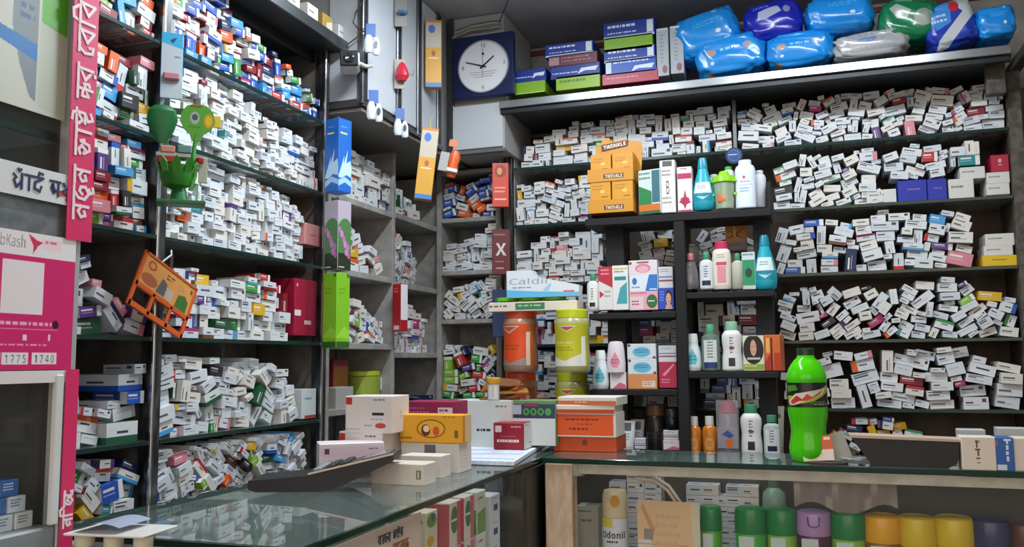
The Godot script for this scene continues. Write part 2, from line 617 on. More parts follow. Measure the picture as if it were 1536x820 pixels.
func build_racks() -> void:
	# rack along the left wall
	var r := thing("wall_rack", "tall steel rack with glass shelves of medicines along the left wall", "rack")
	part("back_panel", box(Vector3(0.012, 2.2, 1.08), 0.001), mottled("grey board", "55514b", "68635c", 1.0, 0.7), r, Vector3(-1.437, 1.1, -1.49))
	for z in [-0.965, -1.402, -2.03]:
		part("post", box(Vector3(0.03, 2.16, 0.026), 0.002), steel(), r, Vector3(LEFT_X - 0.012, 1.08, z))
		part("divider", box(Vector3(0.19, 2.14, 0.01), 0.001), mottled("grey board", "55514b", "68635c", 1.0, 0.7), r, Vector3(-1.332, 1.07, z))
	for z in [-1.386, -2.015]:
		part("post_strip", box(Vector3(0.006, 2.14, 0.006), 0.001), paint("c9cbcc", 0.25, 0.9), r, Vector3(LEFT_X + 0.006, 1.07, z))
	for y in LEVELS:
		glass_shelf(r, Vector3(-1.43, y - 0.009, -1.388), Vector3(LEFT_X, y, -0.98), true)
		glass_shelf(r, Vector3(-1.43, y - 0.009, -2.016), Vector3(LEFT_X, y, -1.416), true)
	var ov := part("overhead_shelf", box(Vector3(0.28, 0.022, 1.09), 0.002), paint("2c2e31", 0.45), r, Vector3(-1.315, 2.152, -1.505))
	part("shelf_edge", box(Vector3(0.008, 0.03, 1.09), 0.001), paint("6e7275", 0.3, 0.9), ov, Vector3(0.143, 0, 0))
	part("bracket", box(Vector3(0.012, 0.03, 1.09), 0.001), paint("35373a", 0.4, 0.6), ov, Vector3(0.05, -0.026, 0))
	# painted pigeonhole unit beyond the rack, reaching into the corner
	var u := thing("pigeonhole_unit", "grey painted wooden pigeonhole unit on the left wall beyond the rack", "shelf unit")
	part("back_panel", box(Vector3(0.012, 1.95, 0.82), 0.001), painted_board(), u, Vector3(-1.437, 0.975, -2.455))
	for z in [-2.056, -2.452]:
		part("divider", box(Vector3(0.2, 1.95, 0.018), 0.0015), painted_board(), u, Vector3(-1.325, 0.975, z))
	part("divider", box(Vector3(0.19, 1.95, 0.018), 0.0015), painted_board(), u, Vector3(-1.336, 0.975, -2.85))
	for y in [1.753, 1.543, 1.334, 1.15, 0.95]:
		part("shelf_board", box(Vector3(0.2, 0.018, 0.376), 0.0015), painted_board(), u, Vector3(-1.325, y - 0.009, -2.254))
	for y in [1.758, 1.535, 1.309, 1.09]:
		part("shelf_board", box(Vector3(0.2, 0.018, 0.376), 0.0015), painted_board(), u, Vector3(-1.325, y - 0.009, -2.650))
	# narrow unit in the back corner
	var d := thing("corner_unit", "narrow grey painted shelf unit in the back corner under the clock", "shelf unit")
	part("back_panel", box(Vector3(0.28, 1.96, 0.012), 0.001), painted_board(), d, Vector3(-1.09, 0.98, -2.985))
	part("divider", box(Vector3(0.018, 1.96, 0.17), 0.0015), painted_board(), d, Vector3(-1.222, 0.98, -2.885))
	part("divider", box(Vector3(0.02, 1.96, 0.17), 0.0015), painted_board(), d, Vector3(-0.995, 0.98, -2.885))
	for y in [1.96, 1.787, 1.598, 1.426, 1.148]:
		part("shelf_board", box(Vector3(0.207, 0.016, 0.175), 0.0015), painted_board(), d, Vector3(-1.109, y - 0.008, -2.888))
	# rack along the back wall
	var b := thing("wall_rack", "wide glass shelved rack of white medicine cartons along the back wall", "rack")
	part("back_panel", box(Vector3(1.56, 2.1, 0.012), 0.001), wood_back(), b, Vector3(-0.165, 1.05, -2.976))
	part("post", box(Vector3(0.03, 2.1, 0.03), 0.002), steel(), b, Vector3(-0.94, 1.05, BACK_Z - 0.01))
	part("post", box(Vector3(0.035, 2.1, 0.035), 0.002), mottled("worn wood", "3f3a34", "5c544b", 3.0, 0.6), b, Vector3(0.605, 1.05, BACK_Z - 0.012))
	part("side_board", box(Vector3(0.014, 2.1, 0.2), 0.001), painted_board(), b, Vector3(-0.93, 1.05, -2.87))
	part("side_board", box(Vector3(0.014, 2.1, 0.2), 0.001), wood_back(), b, Vector3(0.603, 1.05, -2.87))
	part("divider", box(Vector3(0.012, 0.165, 0.2), 0.001), paint("7d8384", 0.3, 0.5), b, Vector3(-0.179, 2.02, -2.86))
	for y in LEVELS:
		glass_shelf(b, Vector3(-0.922, y - 0.01, -2.968), Vector3(0.586, y, BACK_Z), false)
	var tb := part("top_board", box(Vector3(1.5, 0.02, 0.36), 0.002), paint("4a4c4e", 0.5), b, Vector3(-0.172, 2.124, -2.80))
	part("metal_edge", box(Vector3(1.5, 0.026, 0.008), 0.002), paint("a9adb0", 0.28, 0.95), tb, Vector3(0, -0.001, 0.184))
	part("metal_edge", box(Vector3(1.5, 0.02, 0.012), 0.002), paint("2d2f31", 0.4, 0.6), tb, Vector3(0, -0.022, 0.172))
	part("bracket", box(Vector3(0.05, 0.09, 0.03), 0.003), mottled("worn wood", "3f3a34", "5c544b", 3.0, 0.6), b, Vector3(0.55, 2.065, -2.70))
	part("bracket", box(Vector3(0.03, 0.03, 0.42), 0.003), mottled("worn wood", "3f3a34", "5c544b", 3.0, 0.6), b, Vector3(0.635, 2.14, -2.78))
	# boarding beyond the rack
	solo("wall_board", "brown hardboard panel beside the end post of the back rack", "board", box(Vector3(0.72, 2.1, 0.014), 0.001), wood_back(), Vector3(0.985, 1.05, -2.94))

func build_overhead() -> void:
	var c := thing("overhead_cabinet", "white panelled overhead cabinet with steel trims on the left wall", "cabinet")
	part("body", box(Vector3(0.32, 0.47, 0.93), 0.002), paint("8f8f8e", 0.6), c, Vector3(-1.288, 2.215, -2.522))
	part("bottom_board", box(Vector3(0.325, 0.012, 0.935), 0.001), paint("77736d", 0.7), c, Vector3(-1.288, 1.973, -2.52))
	part("end_panel", box(Vector3(0.088, 0.44, 0.006), 0.001), paint("b6bbc1", 0.35), c, Vector3(-1.186, 2.222, -2.053))
	part("end_rail", box(Vector3(0.1, 0.016, 0.014), 0.001), paint("3c3733", 0.5), c, Vector3(-1.178, 1.987, -2.05))
	var edges := [-2.05, -2.262, -2.405, -2.56]
	for i in 4:
		part("metal_trim", box(Vector3(0.014, 0.46, 0.024), 0.002), paint("74777a", 0.3, 0.9), c, Vector3(-1.122, 2.215, edges[i]))
		part("trim_line", box(Vector3(0.006, 0.44, 0.004), 0.001), paint("1f2124", 0.4), c, Vector3(-1.113, 2.215, edges[i] - 0.005))
	for i in 3:
		part("door_panel", box(Vector3(0.006, 0.43, edges[i] - edges[i + 1] - 0.026), 0.001), paint("b6bbc1", 0.35), c, Vector3(-1.124, 2.222, (edges[i] + edges[i + 1]) / 2))
	part("front_rail", box(Vector3(0.01, 0.016, 0.55), 0.001), paint("55534f", 0.4, 0.6), c, Vector3(-1.122, 1.988, -2.32))
	var k := thing("overhead_cabinet", "short white overhead cabinet under the wall clock", "cabinet")
	part("body", box(Vector3(0.2, 0.47, 0.3), 0.002), paint("a7a6a4", 0.6), k, Vector3(-1.012, 2.213, -2.785))
	part("door_panel", box(Vector3(0.192, 0.15, 0.008), 0.001), paint("b6bbc0", 0.35), k, Vector3(-1.012, 2.062, -2.631))
	part("front_rail", box(Vector3(0.2, 0.012, 0.02), 0.001), paint("77797a", 0.35, 0.7), k, Vector3(-1.012, 1.977, -2.64))
	part("metal_trim", box(Vector3(0.02, 0.47, 0.012), 0.002), paint("74777a", 0.3, 0.9), k, Vector3(-1.10, 2.213, -2.63))

func build_stand() -> void:
	var s := thing("display_stand", "black wooden display stand of toiletries before the back rack", "stand")
	var m := paint("070709", 0.75)
	for a in [[-0.530, 0.055, -2.60, 0.1], [-0.330, 0.032, -2.578, 0.152], [-0.100, 0.048, -2.60, 0.1]]:
		part("upright", box(Vector3(a[1], 1.69, a[3]), 0.002), m, s, Vector3(a[0], 0.845, a[2]))
	part("top_board", box(Vector3(0.54, 0.022, 0.17), 0.002), m, s, Vector3(-0.340, 1.692, -2.585))
	part("side_board", box(Vector3(0.014, 0.09, 0.12), 0.002), m, s, Vector3(-0.076, 1.742, -2.60))
	part("side_board", box(Vector3(0.022, 0.05, 0.10), 0.002), m, s, Vector3(-0.600, 1.722, -2.60))
	for y in [1.417, 1.193, 0.99]:
		part("shelf_board", box(Vector3(0.257, 0.018, 0.16), 0.002), m, s, Vector3(-0.4745, y - 0.009, -2.58))
	for y in [1.470, 1.2425, 0.99]:
		part("shelf_board", box(Vector3(0.245, 0.018, 0.16), 0.002), m, s, Vector3(-0.1915, y - 0.009, -2.58))

func build_counters() -> void:
	var cream := mottled("cream wood", "c9ac90", "dbc3a9", 2.5, 0.6, 0.0, 0.03, Vector3(1, 0.4, 1))
	# counter along the left
	var l := thing("glass_counter", "long glass topped display counter running along the left side", "counter")
	var top := part("glass_top", box(Vector3(0.414, 0.01, 1.73), 0.0008), clear("8fa7a0", 0.2, 0.02), l, Vector3(-0.812, COUNTER - 0.005, -1.812))
	part("glass_edge", box(Vector3(0.006, 0.01, 1.73), 0.001), paint("0c2a22", 0.12), top, Vector3(0.21, 0, 0))
	part("glass_edge", box(Vector3(0.414, 0.01, 0.006), 0.001), paint("0c2a22", 0.12), top, Vector3(0, 0, 0.862))
	part("glass_edge", box(Vector3(0.006, 0.01, 1.73), 0.001), paint("0c2a22", 0.12), top, Vector3(-0.21, 0, 0))
	part("front_pane", box(Vector3(0.005, 0.36, 0.98), 0.0005), clear("aebfba", 0.015, 0.02, 0.2), l, Vector3(-0.608, 0.855, -1.39))
	part("end_panel", box(Vector3(0.01, 1.03, 0.8), 0.001), paint("18191a", 0.4), l, Vector3(-0.612, 0.515, -2.285))
	part("back_panel", box(Vector3(0.008, 1.02, 1.74), 0.001), painted_board(), l, Vector3(-1.014, 0.51, -1.82))
	part("inner_shelf", box(Vector3(0.39, 0.01, 1.7), 0.001), mottled("worn wood", "3f3a34", "5c544b", 3.0, 0.6), l, Vector3(-0.812, 0.84, -1.82))
	part("base", box(Vector3(0.4, 0.66, 1.72), 0.003), cream, l, Vector3(-0.812, 0.34, -1.82))
	part("end_panel", box(Vector3(0.4, 1.02, 0.012), 0.001), paint("4b4640", 0.5), l, Vector3(-0.812, 0.51, -0.955))
	# counter along the back
	var c := thing("glass_counter", "glass topped display counter with wooden frame facing the customers", "counter")
	var t2 := part("glass_top", box(Vector3(1.9, 0.012, 0.225), 0.0008), clear("7f968f", 0.3, 0.02), c, Vector3(0.354, COUNTER - 0.006, -2.095))
	part("glass_edge", box(Vector3(1.9, 0.012, 0.006), 0.001), paint("0a3024", 0.1), t2, Vector3(0, 0, 0.115))
	part("glass_edge", box(Vector3(0.005, 0.012, 0.225), 0.001), paint("0a3024", 0.1), t2, Vector3(-0.952, 0, 0))
	part("glass_edge", box(Vector3(1.9, 0.012, 0.005), 0.001), paint("0a3024", 0.1), t2, Vector3(0, 0, -0.115))
	part("front_rail", box(Vector3(1.82, 0.022, 0.03), 0.001), mottled("pale rail", "a8a595", "bcb9aa", 2.0, 0.6), c, Vector3(0.40, 1.026, -1.998))
	part("side_rail", box(Vector3(0.03, 0.03, 0.2), 0.001), mottled("pale rail", "a8a595", "bcb9aa", 2.0, 0.6), c, Vector3(-0.52, 1.022, -2.10))
	part("corner_post", box(Vector3(0.066, 1.036, 0.05), 0.002), cream, c, Vector3(-0.560, 0.518, -2.012))
	part("front_pane", box(Vector3(1.8, 0.4, 0.005), 0.0005), clear("b6c4c0", 0.015, 0.02, 0.2), c, Vector3(0.38, 0.815, -1.986))
	part("back_panel", box(Vector3(1.86, 1.03, 0.008), 0.001), paint("4c4842", 0.6), c, Vector3(0.36, 0.515, -2.20))
	part("inner_shelf", box(Vector3(1.82, 0.01, 0.19), 0.001), paint("8d8b84", 0.5), c, Vector3(0.38, 0.80, -2.10))
	part("base", box(Vector3(1.86, 0.6, 0.2), 0.003), cream, c, Vector3(0.36, 0.3, -2.10))
	part("side_panel", box(Vector3(0.01, 1.03, 0.17), 0.001), painted_board(), c, Vector3(-0.585, 0.515, -2.11))

func build_showcase() -> void:
	var fx := -0.95
	var o := thing("display_cabinet", "tall aluminium display cabinet with pink stickers at the counter end", "cabinet")
	var alu := paint("8d9294", 0.4, 0.6)
	part("side_panel", box(Vector3(0.3, 2.1, 0.012), 0.001), paint("332f2b", 0.6), o, Vector3(-1.11, 1.05, -0.918))
	part("corner_post", box(Vector3(0.026, 2.1, 0.022), 0.002), paint("b9bcbb", 0.4, 0.3), o, Vector3(fx - 0.013, 1.05, -0.922))
	part("corner_post", box(Vector3(0.026, 2.1, 0.026), 0.002), alu, o, Vector3(fx - 0.013, 1.05, -0.30))
	part("back_panel", box(Vector3(0.012, 2.1, 0.62), 0.001), paint("2e2a27", 0.7), o, Vector3(-1.25, 1.05, -0.61))
	part("middle_rail", box(Vector3(0.02, 0.235, 0.60), 0.002), mottled("dull aluminium", "6f7577", "8b9092", 2.5, 0.4, 0.5), o, Vector3(fx - 0.012, 1.385, -0.61))
	part("base", box(Vector3(0.3, 1.068, 0.6), 0.003), paint("8b9294", 0.45), o, Vector3(-1.10, 0.534, -0.61))
	part("front_pane", box(Vector3(0.005, 0.19, 0.60), 0.0005), clear("6f8a90", 0.04, 0.03, 0.3), o, Vector3(fx - 0.014, 1.168, -0.61))
	part("front_pane", box(Vector3(0.005, 0.6, 0.60), 0.0005), clear("9fb0ad", 0.04, 0.03, 0.3), o, Vector3(fx - 0.014, 1.80, -0.61))
	part("white_jamb", box(Vector3(0.008, 0.196, 0.012), 0.001), paint("d5d9d6", 0.4), o, Vector3(fx + 0.002, 1.168, -0.902))
	glass_shelf(o, Vector3(-1.24, 1.585, -0.9), Vector3(fx - 0.02, 1.598, -0.32), true)
	var ps := pr("bottle poster", "d3d6c9", [["g", [0.68, 0.1, 0.80, 0.1, 0.80, 0.92, 0.765, 0.9, 0.70, 0.72, 0.655, 0.52, 0.65, 0.3], "87949a"], ["r", 0.815, 0.0, 0.16, 0.95, "c9d2c0"], ["g", [0.815, 0.0, 0.975, 0.0, 0.975, 0.46, 0.815, 0.43], "63c03a"], ["g", [0.55, 0.53, 0.80, 0.58, 0.80, 0.68, 0.55, 0.61], "2f7fc4"], ["e", 0.735, 0.27, 0.022, 0.03, "4a8ad0"], ["l", 0.70, 0.36, 0.08, 0.12, 2, "4d6f96"], ["r", 0.5, 0.0, 0.04, 1.0, "bfc4b8"]])
	var po := part("poster", box(Vector3(0.26, 0.22, 0.001), 0.0, ps), printed(0.35), o, Vector3(fx - 0.009, 1.725, -0.772))
	po.rotation.y = PI / 2
	# strip of lettering
	var strip := part("lettering_strip", box(Vector3(0.17, 0.042, 0.001), 0.0), paint("dfe2e2", 0.4), o, Vector3(fx + 0.003, 1.517, -0.825))
	strip.rotation.y = PI / 2
	var sl := part("lettering", bangla(["kha", "dot", "aa", "tti", " ", "ma", "dha", "u"], 0.019, 0.0032), paint("23305e", 0.5), strip, Vector3(-0.01, 0.008, 0.0006))
	sl.scale = Vector3(0.95, 1, 1)
	part("red_mark", box(Vector3(0.02, 0.007, 0.0006), 0.0), paint("c2452f", 0.5), strip, Vector3(0.068, -0.006, 0.0008))
	# payment sticker
	var d := pr("payment sticker", "d6286f", [["r", 0, 0, 1, 0.19, "efe9ea"], ["t", 0.2, 0.05, 0.24, 0.085, "9a8f98", "bKash"],
		["g", [0.47, 0.03, 0.56, 0.07, 0.62, 0.08, 0.57, 0.11, 0.52, 0.17, 0.525, 0.11, 0.5, 0.08], "d8305e"], ["r", 0.62, 0.055, 0.2, 0.075, "f3d9df"], ["l", 0.65, 0.07, 0.14, 0.045, 1, "dd6f86"],
		["r", 0.23, 0.225, 0.42, 0.37, "efe6e8"], ["l", 0.2, 0.65, 0.56, 0.05, 1, "f2b6cf"], ["e", 0.79, 0.66, 0.035, 0.03, "3c0d22"], ["r", 0.2, 0.7, 0.62, 0.006, "ef9cc0"],
		["r", 0.46, 0.74, 0.04, 0.04, "f6d5e2"], ["r", 0.72, 0.73, 0.025, 0.045, "f6d5e2"], ["l", 0.2, 0.8, 0.6, 0.03, 1, "eda9c6"],
		["r", 0.1, 0.86, 0.15, 0.085, "efe9ea"], ["r", 0.27, 0.86, 0.26, 0.085, "efe9ea"], ["r", 0.56, 0.86, 0.26, 0.085, "efe9ea"], ["t", 0.2, 0.875, 0.03, 0.055, "55505a", "7"], ["t", 0.3, 0.875, 0.2, 0.055, "55505a", "1 7 7 5"], ["t", 0.59, 0.875, 0.2, 0.055, "55505a", "1 7 4 0"]])
	var sk := part("payment_sticker", box(Vector3(0.145, 0.178, 0.001), 0.0, d), printed(0.35), o, Vector3(fx + 0.003, 1.362, -0.8475))
	sk.rotation.y = PI / 2
	var wl := part("white_strip", box(Vector3(0.14, 0.016, 0.001), 0.0), paint("e6dfdf", 0.4), o, Vector3(fx + 0.003, 1.264, -0.842))
	wl.rotation.y = PI / 2
	# pink strip up the corner post, in two lengths
	var up := part("pink_strip", box(Vector3(0.044, 0.72, 0.001), 0.0), paint("dd2f68", 0.4), o, Vector3(fx + 0.005, 1.81, -0.919))
	up.rotation = Vector3(0, PI / 2, 0.01)
	var le := part("lettering", bangla(["na", "ta", "u", "na", " ", "ja", "aa", "sta", " ", "pha", "ra", " ", "e", "ba", "i", "ba", " ", "i", "ma", "lka"], 0.026, 0.0042, 1.05), paint("f4dfe6", 0.5), up, Vector3(0.0, -0.33, 0.0008))
	le.rotation.z = PI / 2
	le.position.x = -0.012
	var lo := part("pink_strip", box(Vector3(0.022, 0.24, 0.001), 0.0), paint("dd2f68", 0.4), o, Vector3(fx + 0.005, 1.153, -0.922))
	lo.rotation = Vector3(0, PI / 2, 0)
	var l2 := part("lettering", bangla(["na", "i", " ", "ta", "e"], 0.014, 0.003, 1.0), paint("f4dfe6", 0.5), lo, Vector3(-0.006, -0.09, 0.0008))
	l2.rotation.z = PI / 2
	# things inside, seen through the lower pane
	for i in 9:
		var nm := pr("case carton %d" % (i % 3), ["dfe3e2", "d2dde4", "2a62ad"][i % 3], [["l", 0.15, 0.2, 0.6, 0.5, 3, ["3a6a70", "2b4d8c", "dfe6f2"][i % 3]]])
		carton("medicine_carton", "small %s carton inside the tall display cabinet by the lower pane" % ["white", "pale blue", "blue"][i % 3], Vector3(-0.972, 1.068 + 0.022 * (i / 4), -0.88 + 0.03 * (i % 4) + 0.012 * (i / 4)), 0.027, 0.021, 0.05, PI / 2, nm, "cartons inside the display cabinet")
	part("hook_rail", tube([Vector3(-1.02, 1.25, -0.70), Vector3(-0.985, 1.16, -0.80), Vector3(-0.98, 1.10, -0.83)], 0.003), paint("7a5540", 0.5), o)

# ---------- goods on the top board ----------

func pack(called: String, label: String, at: Vector3, w: float, h: float, deep: float, design: String, roll := 0.0, seed_no := 1) -> void:
	var size := Vector3(w, h, deep)
	var st := begin()
	var nu := 36
	var nv := 22
	var grid := []
	for i in nv + 1:
		var row := []
		var la := -PI / 2 + PI * i / nv
		for j in nu + 1:
			var lo := TAU * j / nu
			var e := 0.42
			var cx := signf(cos(lo)) * pow(absf(cos(lo)), e)
			var sx := signf(sin(lo)) * pow(absf(sin(lo)), e)
			var cy := pow(absf(cos(la)), e)
			var sy := signf(sin(la)) * pow(absf(sin(la)), 0.6)
			var p := Vector3(cx * cy, sy, sx * cy) * 0.5
			var q := Vector3(cos(lo) * cos(la), sin(la), sin(lo) * cos(la))
			var k := 1.0 + 0.11 * wave.get_noise_3d(q.x * 1.7 + seed_no * 9.0, q.y * 1.7, q.z * 1.7) + 0.11 * wave.get_noise_3d(q.x * 4.5, q.y * 6.0 + seed_no * 5.0, q.z * 4.5) + 0.05 * absf(wave.get_noise_3d(q.x * 13.0, q.y * 9.0 + seed_no, q.z * 11.0))
			row.append(p * k * size)
		grid.append(row)
	for i in nv:
		for j in nu:
			var q := [grid[i][j], grid[i][j + 1], grid[i + 1][j + 1], grid[i + 1][j]]
			for t in [[0, 1, 2], [0, 2, 3]]:
				for m in t:
					var p: Vector3 = q[m]
					st.set_smooth_group(0)
					st.set_uv(cell_uv(design, clampf(p.x / size.x + 0.5, 0.0, 1.0), clampf(0.5 - p.y / size.y, 0.0, 1.0)))
					st.add_vertex(p + Vector3(0, size.y / 2, 0))
	st.index()
	st.generate_normals()
	var o := solo(called, label, "pack", st.commit(), printed(0.24, 0.6), at)
	o.position.z -= size.z / 2
	o.rotation = Vector3(0, 0, roll)

func build_top_row() -> void:
	var z := -2.66
	var blue_cmds := [["l", 0.1, 0.2, 0.55, 0.3, 1, "dfe8f6"], ["l", 0.1, 0.62, 0.6, 0.16, 1, "c9d6ee"], ["r", 0.84, 0.1, 0.12, 0.7, "dfe6f0"]]
	pr("blue pack a", "16389c", blue_cmds + [["r", 0, 0.84, 1, 0.16, "d7dfec"]])
	pr("blue pack b", "12318f", [["l", 0.06, 0.55, 0.5, 0.16, 1, "cfdaf0"], ["g", [0.55, 0.75, 0.62, 0.35, 0.95, 0.3, 0.9, 0.6, 0.7, 0.55], "dbe4f4"]])
	pr("blue pack c", "2253b8", [["r", 0.02, 0.1, 0.12, 0.75, "cdd8ea"], ["l", 0.18, 0.15, 0.7, 0.2, 1, "cfdaf0"], ["g", [0.52, 0.85, 0.58, 0.5, 0.95, 0.45, 0.9, 0.75, 0.66, 0.7], "dbe4f4"]])
	pr("green pack", "8fb424", [["l", 0.1, 0.3, 0.7, 0.35, 1, "4a7a1c"]])
	pr("green pack plain", "7fae20", [["r", 0, 0.9, 1, 0.1, "cfe08a"]])
	pr("maroon pack", "6d2a3c", [["r", 0.03, 0.2, 0.2, 0.6, "b08a94"], ["l", 0.28, 0.25, 0.6, 0.5, 2, "a97884"]])
	pr("red pack", "b0384a", [["l", 0.1, 0.4, 0.6, 0.2, 1, "d48a96"]])
	var g := "boxed supplies on the top board"
	carton("supply_box", "bright green flat box under a navy box beside the clock", Vector3(-0.830, 2.166, -2.660), 0.1072, 0.0412, 0.16, 0.0, "green pack plain", g)
	carton("supply_box", "navy blue box on a green one beside the clock", Vector3(-0.828, 2.205, -2.660), 0.1097, 0.0436, 0.16, 0.0, "blue pack b", g)
	carton("supply_box", "lime green box at the foot of the four box stack", Vector3(-0.665, 2.164, -2.660), 0.1482, 0.0471, 0.16, 0.0, "green pack", g)
	carton("supply_box", "blue box resting directly on the lime green box", Vector3(-0.674, 2.203, -2.660), 0.1667, 0.0451, 0.16, 0.0, "blue pack b", g)
	carton("supply_box", "maroon box second from the top of the four box stack", Vector3(-0.681, 2.244, -2.660), 0.1649, 0.0407, 0.15, 0.0, "maroon pack", g)
	carton("supply_box", "blue box on top of the four box stack with maroon below", Vector3(-0.693, 2.280, -2.660), 0.1633, 0.0431, 0.16, 0.0, "blue pack a", g)
	carton("supply_box", "flat crimson box at the foot of the five box stack", Vector3(-0.492, 2.164, -2.660), 0.1833, 0.0374, 0.16, 0.0, "red pack", g)
	carton("supply_box", "mid blue box resting on the crimson box", Vector3(-0.490, 2.195, -2.660), 0.1640, 0.0485, 0.16, 0.0, "blue pack c", g)
	carton("supply_box", "blue and white box in the middle of the five box stack", Vector3(-0.493, 2.237, -2.660), 0.1665, 0.0465, 0.16, 0.0, "blue pack a", g)
	carton("supply_box", "green box between two blue boxes of the five box stack", Vector3(-0.496, 2.273, -2.660), 0.1582, 0.0488, 0.15, 0.0, "green pack plain", g)
	carton("supply_box", "navy and white box on top of the five box stack", Vector3(-0.493, 2.315, -2.660), 0.1670, 0.0556, 0.16, 0.0, "blue pack a", g)
	var silver := pr("silver bag", "a9b0b6", [["r", 0.1, 0.02, 0.8, 0.05, "c9ced2"], ["l", 0.3, 0.15, 0.3, 0.6, 8, "87919a"], ["e", 0.65, 0.85, 0.2, 0.08, "8d5a64"]])
	carton("silver_pack", "upright silver grey pack next to the box stack", Vector3(-0.386, 2.174, -2.660), 0.0379, 0.1572, 0.14, 0.0, silver, "silver packs")
	carton("silver_pack", "upright silver grey pack touching the blue bale", Vector3(-0.341, 2.177, -2.660), 0.0416, 0.1564, 0.14, 0.06, silver, "silver packs")
	var sky_b := pr("sky bale", "1590e6", [["e", 0.68, 0.6, 0.04, 0.05, "d7e4ee"], ["e", 0.25, 0.75, 0.05, 0.04, "7fb0dd"], ["e", 0.7, 0.15, 0.04, 0.04, "9fbbe0"], ["l", 0.35, 0.3, 0.4, 0.12, 2, "4ab0f2"]])
	var sky_c := pr("sky bale b", "1a8ee2", [["e", 0.25, 0.45, 0.07, 0.09, "b59a8a"], ["e", 0.75, 0.4, 0.06, 0.08, "a3a2b0"], ["l", 0.38, 0.38, 0.28, 0.12, 1, "8fd0f0"], ["e", 0.25, 0.7, 0.03, 0.04, "cfe4f2"], ["e", 0.2, 0.92, 0.04, 0.05, "b57a4a"]])
	var navy_b := pr("royal bale", "1c22b0", [["g", [0.25, 0.5, 0.28, 0.3, 0.6, 0.2, 0.66, 0.38, 0.4, 0.5], "b9bfd8"], ["e", 0.75, 0.35, 0.06, 0.09, "8f9ab8"], ["l", 0.2, 0.15, 0.4, 0.1, 2, "7f8ad0"]])
	var green_b := pr("green bale", "0f7a4a", [["g", [0.15, 0.3, 0.25, 0.2, 0.5, 0.35, 0.45, 0.55, 0.3, 0.55], "a9b2aa"], ["e", 0.72, 0.5, 0.16, 0.2, "9aa59c"], ["r", 0.2, 0.08, 0.3, 0.06, "7fb094"]])
	var grey_b := pr("grey bale", "a9a9ab", [["e", 0.45, 0.4, 0.12, 0.1, "5f84c0"], ["l", 0.2, 0.2, 0.5, 0.3, 3, "8d8d92"], ["l", 0.15, 0.6, 0.7, 0.2, 2, "bcbcc0"]])
	var mix_b := pr("blue white bale", "1e3cae", [["g", [0.5, 0, 1, 0, 1, 0.4, 0.35, 0.95, 0.1, 1.0, 0.2, 0.8, 0.75, 0.35], "c3c8cc"], ["g", [0.1, 0.2, 0.6, 0.0, 0.5, 0.5, 0.2, 0.6], "3f8ad8"], ["e", 0.62, 0.2, 0.09, 0.12, "c0283a"], ["l", 0.15, 0.3, 0.3, 0.2, 2, "c9d4ee"]])
	pack("wrapped_bale", "sky blue wrapped bale lying on the board beside the silver packs", Vector3(-0.173, 2.160, -2.650), 0.2109, 0.1292, 0.17, sky_c, 0.10, 1)
	pack("wrapped_bale", "sky blue wrapped bale tilted on top of another beside the silver packs", Vector3(-0.233, 2.234, -2.650), 0.2025, 0.1416, 0.17, sky_b, 0.26, 2)
	pack("wrapped_bale", "sky blue wrapped bale with two pale dots under the royal blue bale", Vector3(0.027, 2.163, -2.650), 0.1950, 0.1053, 0.17, sky_c, 0.05, 3)
	pack("wrapped_bale", "royal blue wrapped bale with silver lettering", Vector3(-0.041, 2.255, -2.650), 0.1701, 0.1217, 0.17, navy_b, 0.12, 4)
	pack("wrapped_bale", "sky blue wrapped bale resting on the clear grey bag", Vector3(0.145, 2.255, -2.650), 0.1918, 0.1148, 0.17, sky_b, 0.03, 5)
	pack("clear_bag", "flat clear grey plastic bag between the blue and green bales", Vector3(0.228, 2.163, -2.650), 0.2158, 0.0805, 0.17, grey_b, 0.05, 6)
	pack("wrapped_bale", "green wrapped bale with two pale labels", Vector3(0.324, 2.205, -2.650), 0.1617, 0.1218, 0.17, green_b, -0.16, 7)
	pack("wrapped_bale", "blue and white wrapped bale leaning beside the green bale", Vector3(0.454, 2.166, -2.650), 0.1357, 0.1411, 0.17, mix_b, 0.2, 8)
	pack("wrapped_bale", "small blue wrapped bale at the end of the top board", Vector3(0.558, 2.176, -2.650), 0.1023, 0.0966, 0.15, sky_b, 0.05, 9)

# ---------- the black stand's goods ----------

const B_TALL := [0.0, 0.0, 0.86, 0.0, 1.0, 0.03, 1.0, 0.66, 0.9, 0.74, 0.42, 0.80]
const C_TALL := [0.44, 0.795, 0.46, 0.80, 0.44, 0.98, 0.36, 1.0, 0.0, 1.0]
const B_CURVE := [0.0, 0.0, 0.86, 0.0, 0.98, 0.03, 0.96, 0.2, 0.86, 0.42, 0.96, 0.62, 0.94, 0.72, 0.72, 0.80, 0.45, 0.83]
const C_CURVE := [0.56, 0.82, 0.58, 0.83, 0.56, 0.985, 0.46, 1.0, 0.0, 1.0]
const B_DROP := [0.0, 0.0, 0.7, 0.0, 0.9, 0.04, 1.0, 0.18, 0.95, 0.34, 0.72, 0.55, 0.46, 0.74, 0.42, 0.80]
const C_DROP := [0.42, 0.79, 0.46, 0.80, 0.36, 0.97, 0.28, 1.0, 0.0, 1.0]
const B_PEAR := [0.0, 0.0, 0.8, 0.0, 0.95, 0.04, 1.0, 0.2, 0.9, 0.5, 0.66, 0.7, 0.62, 0.76]
const C_PEAR := [0.62, 0.755, 0.66, 0.76, 0.6, 0.93, 0.52, 1.0, 0.0, 1.0]
const B_TALC := [0.0, 0.0, 0.9, 0.0, 1.0, 0.02, 1.0, 0.80, 0.85, 0.87, 0.6, 0.90]
const C_TALC := [0.62, 0.895, 0.64, 0.90, 0.62, 0.99, 0.5, 1.0, 0.0, 1.0]
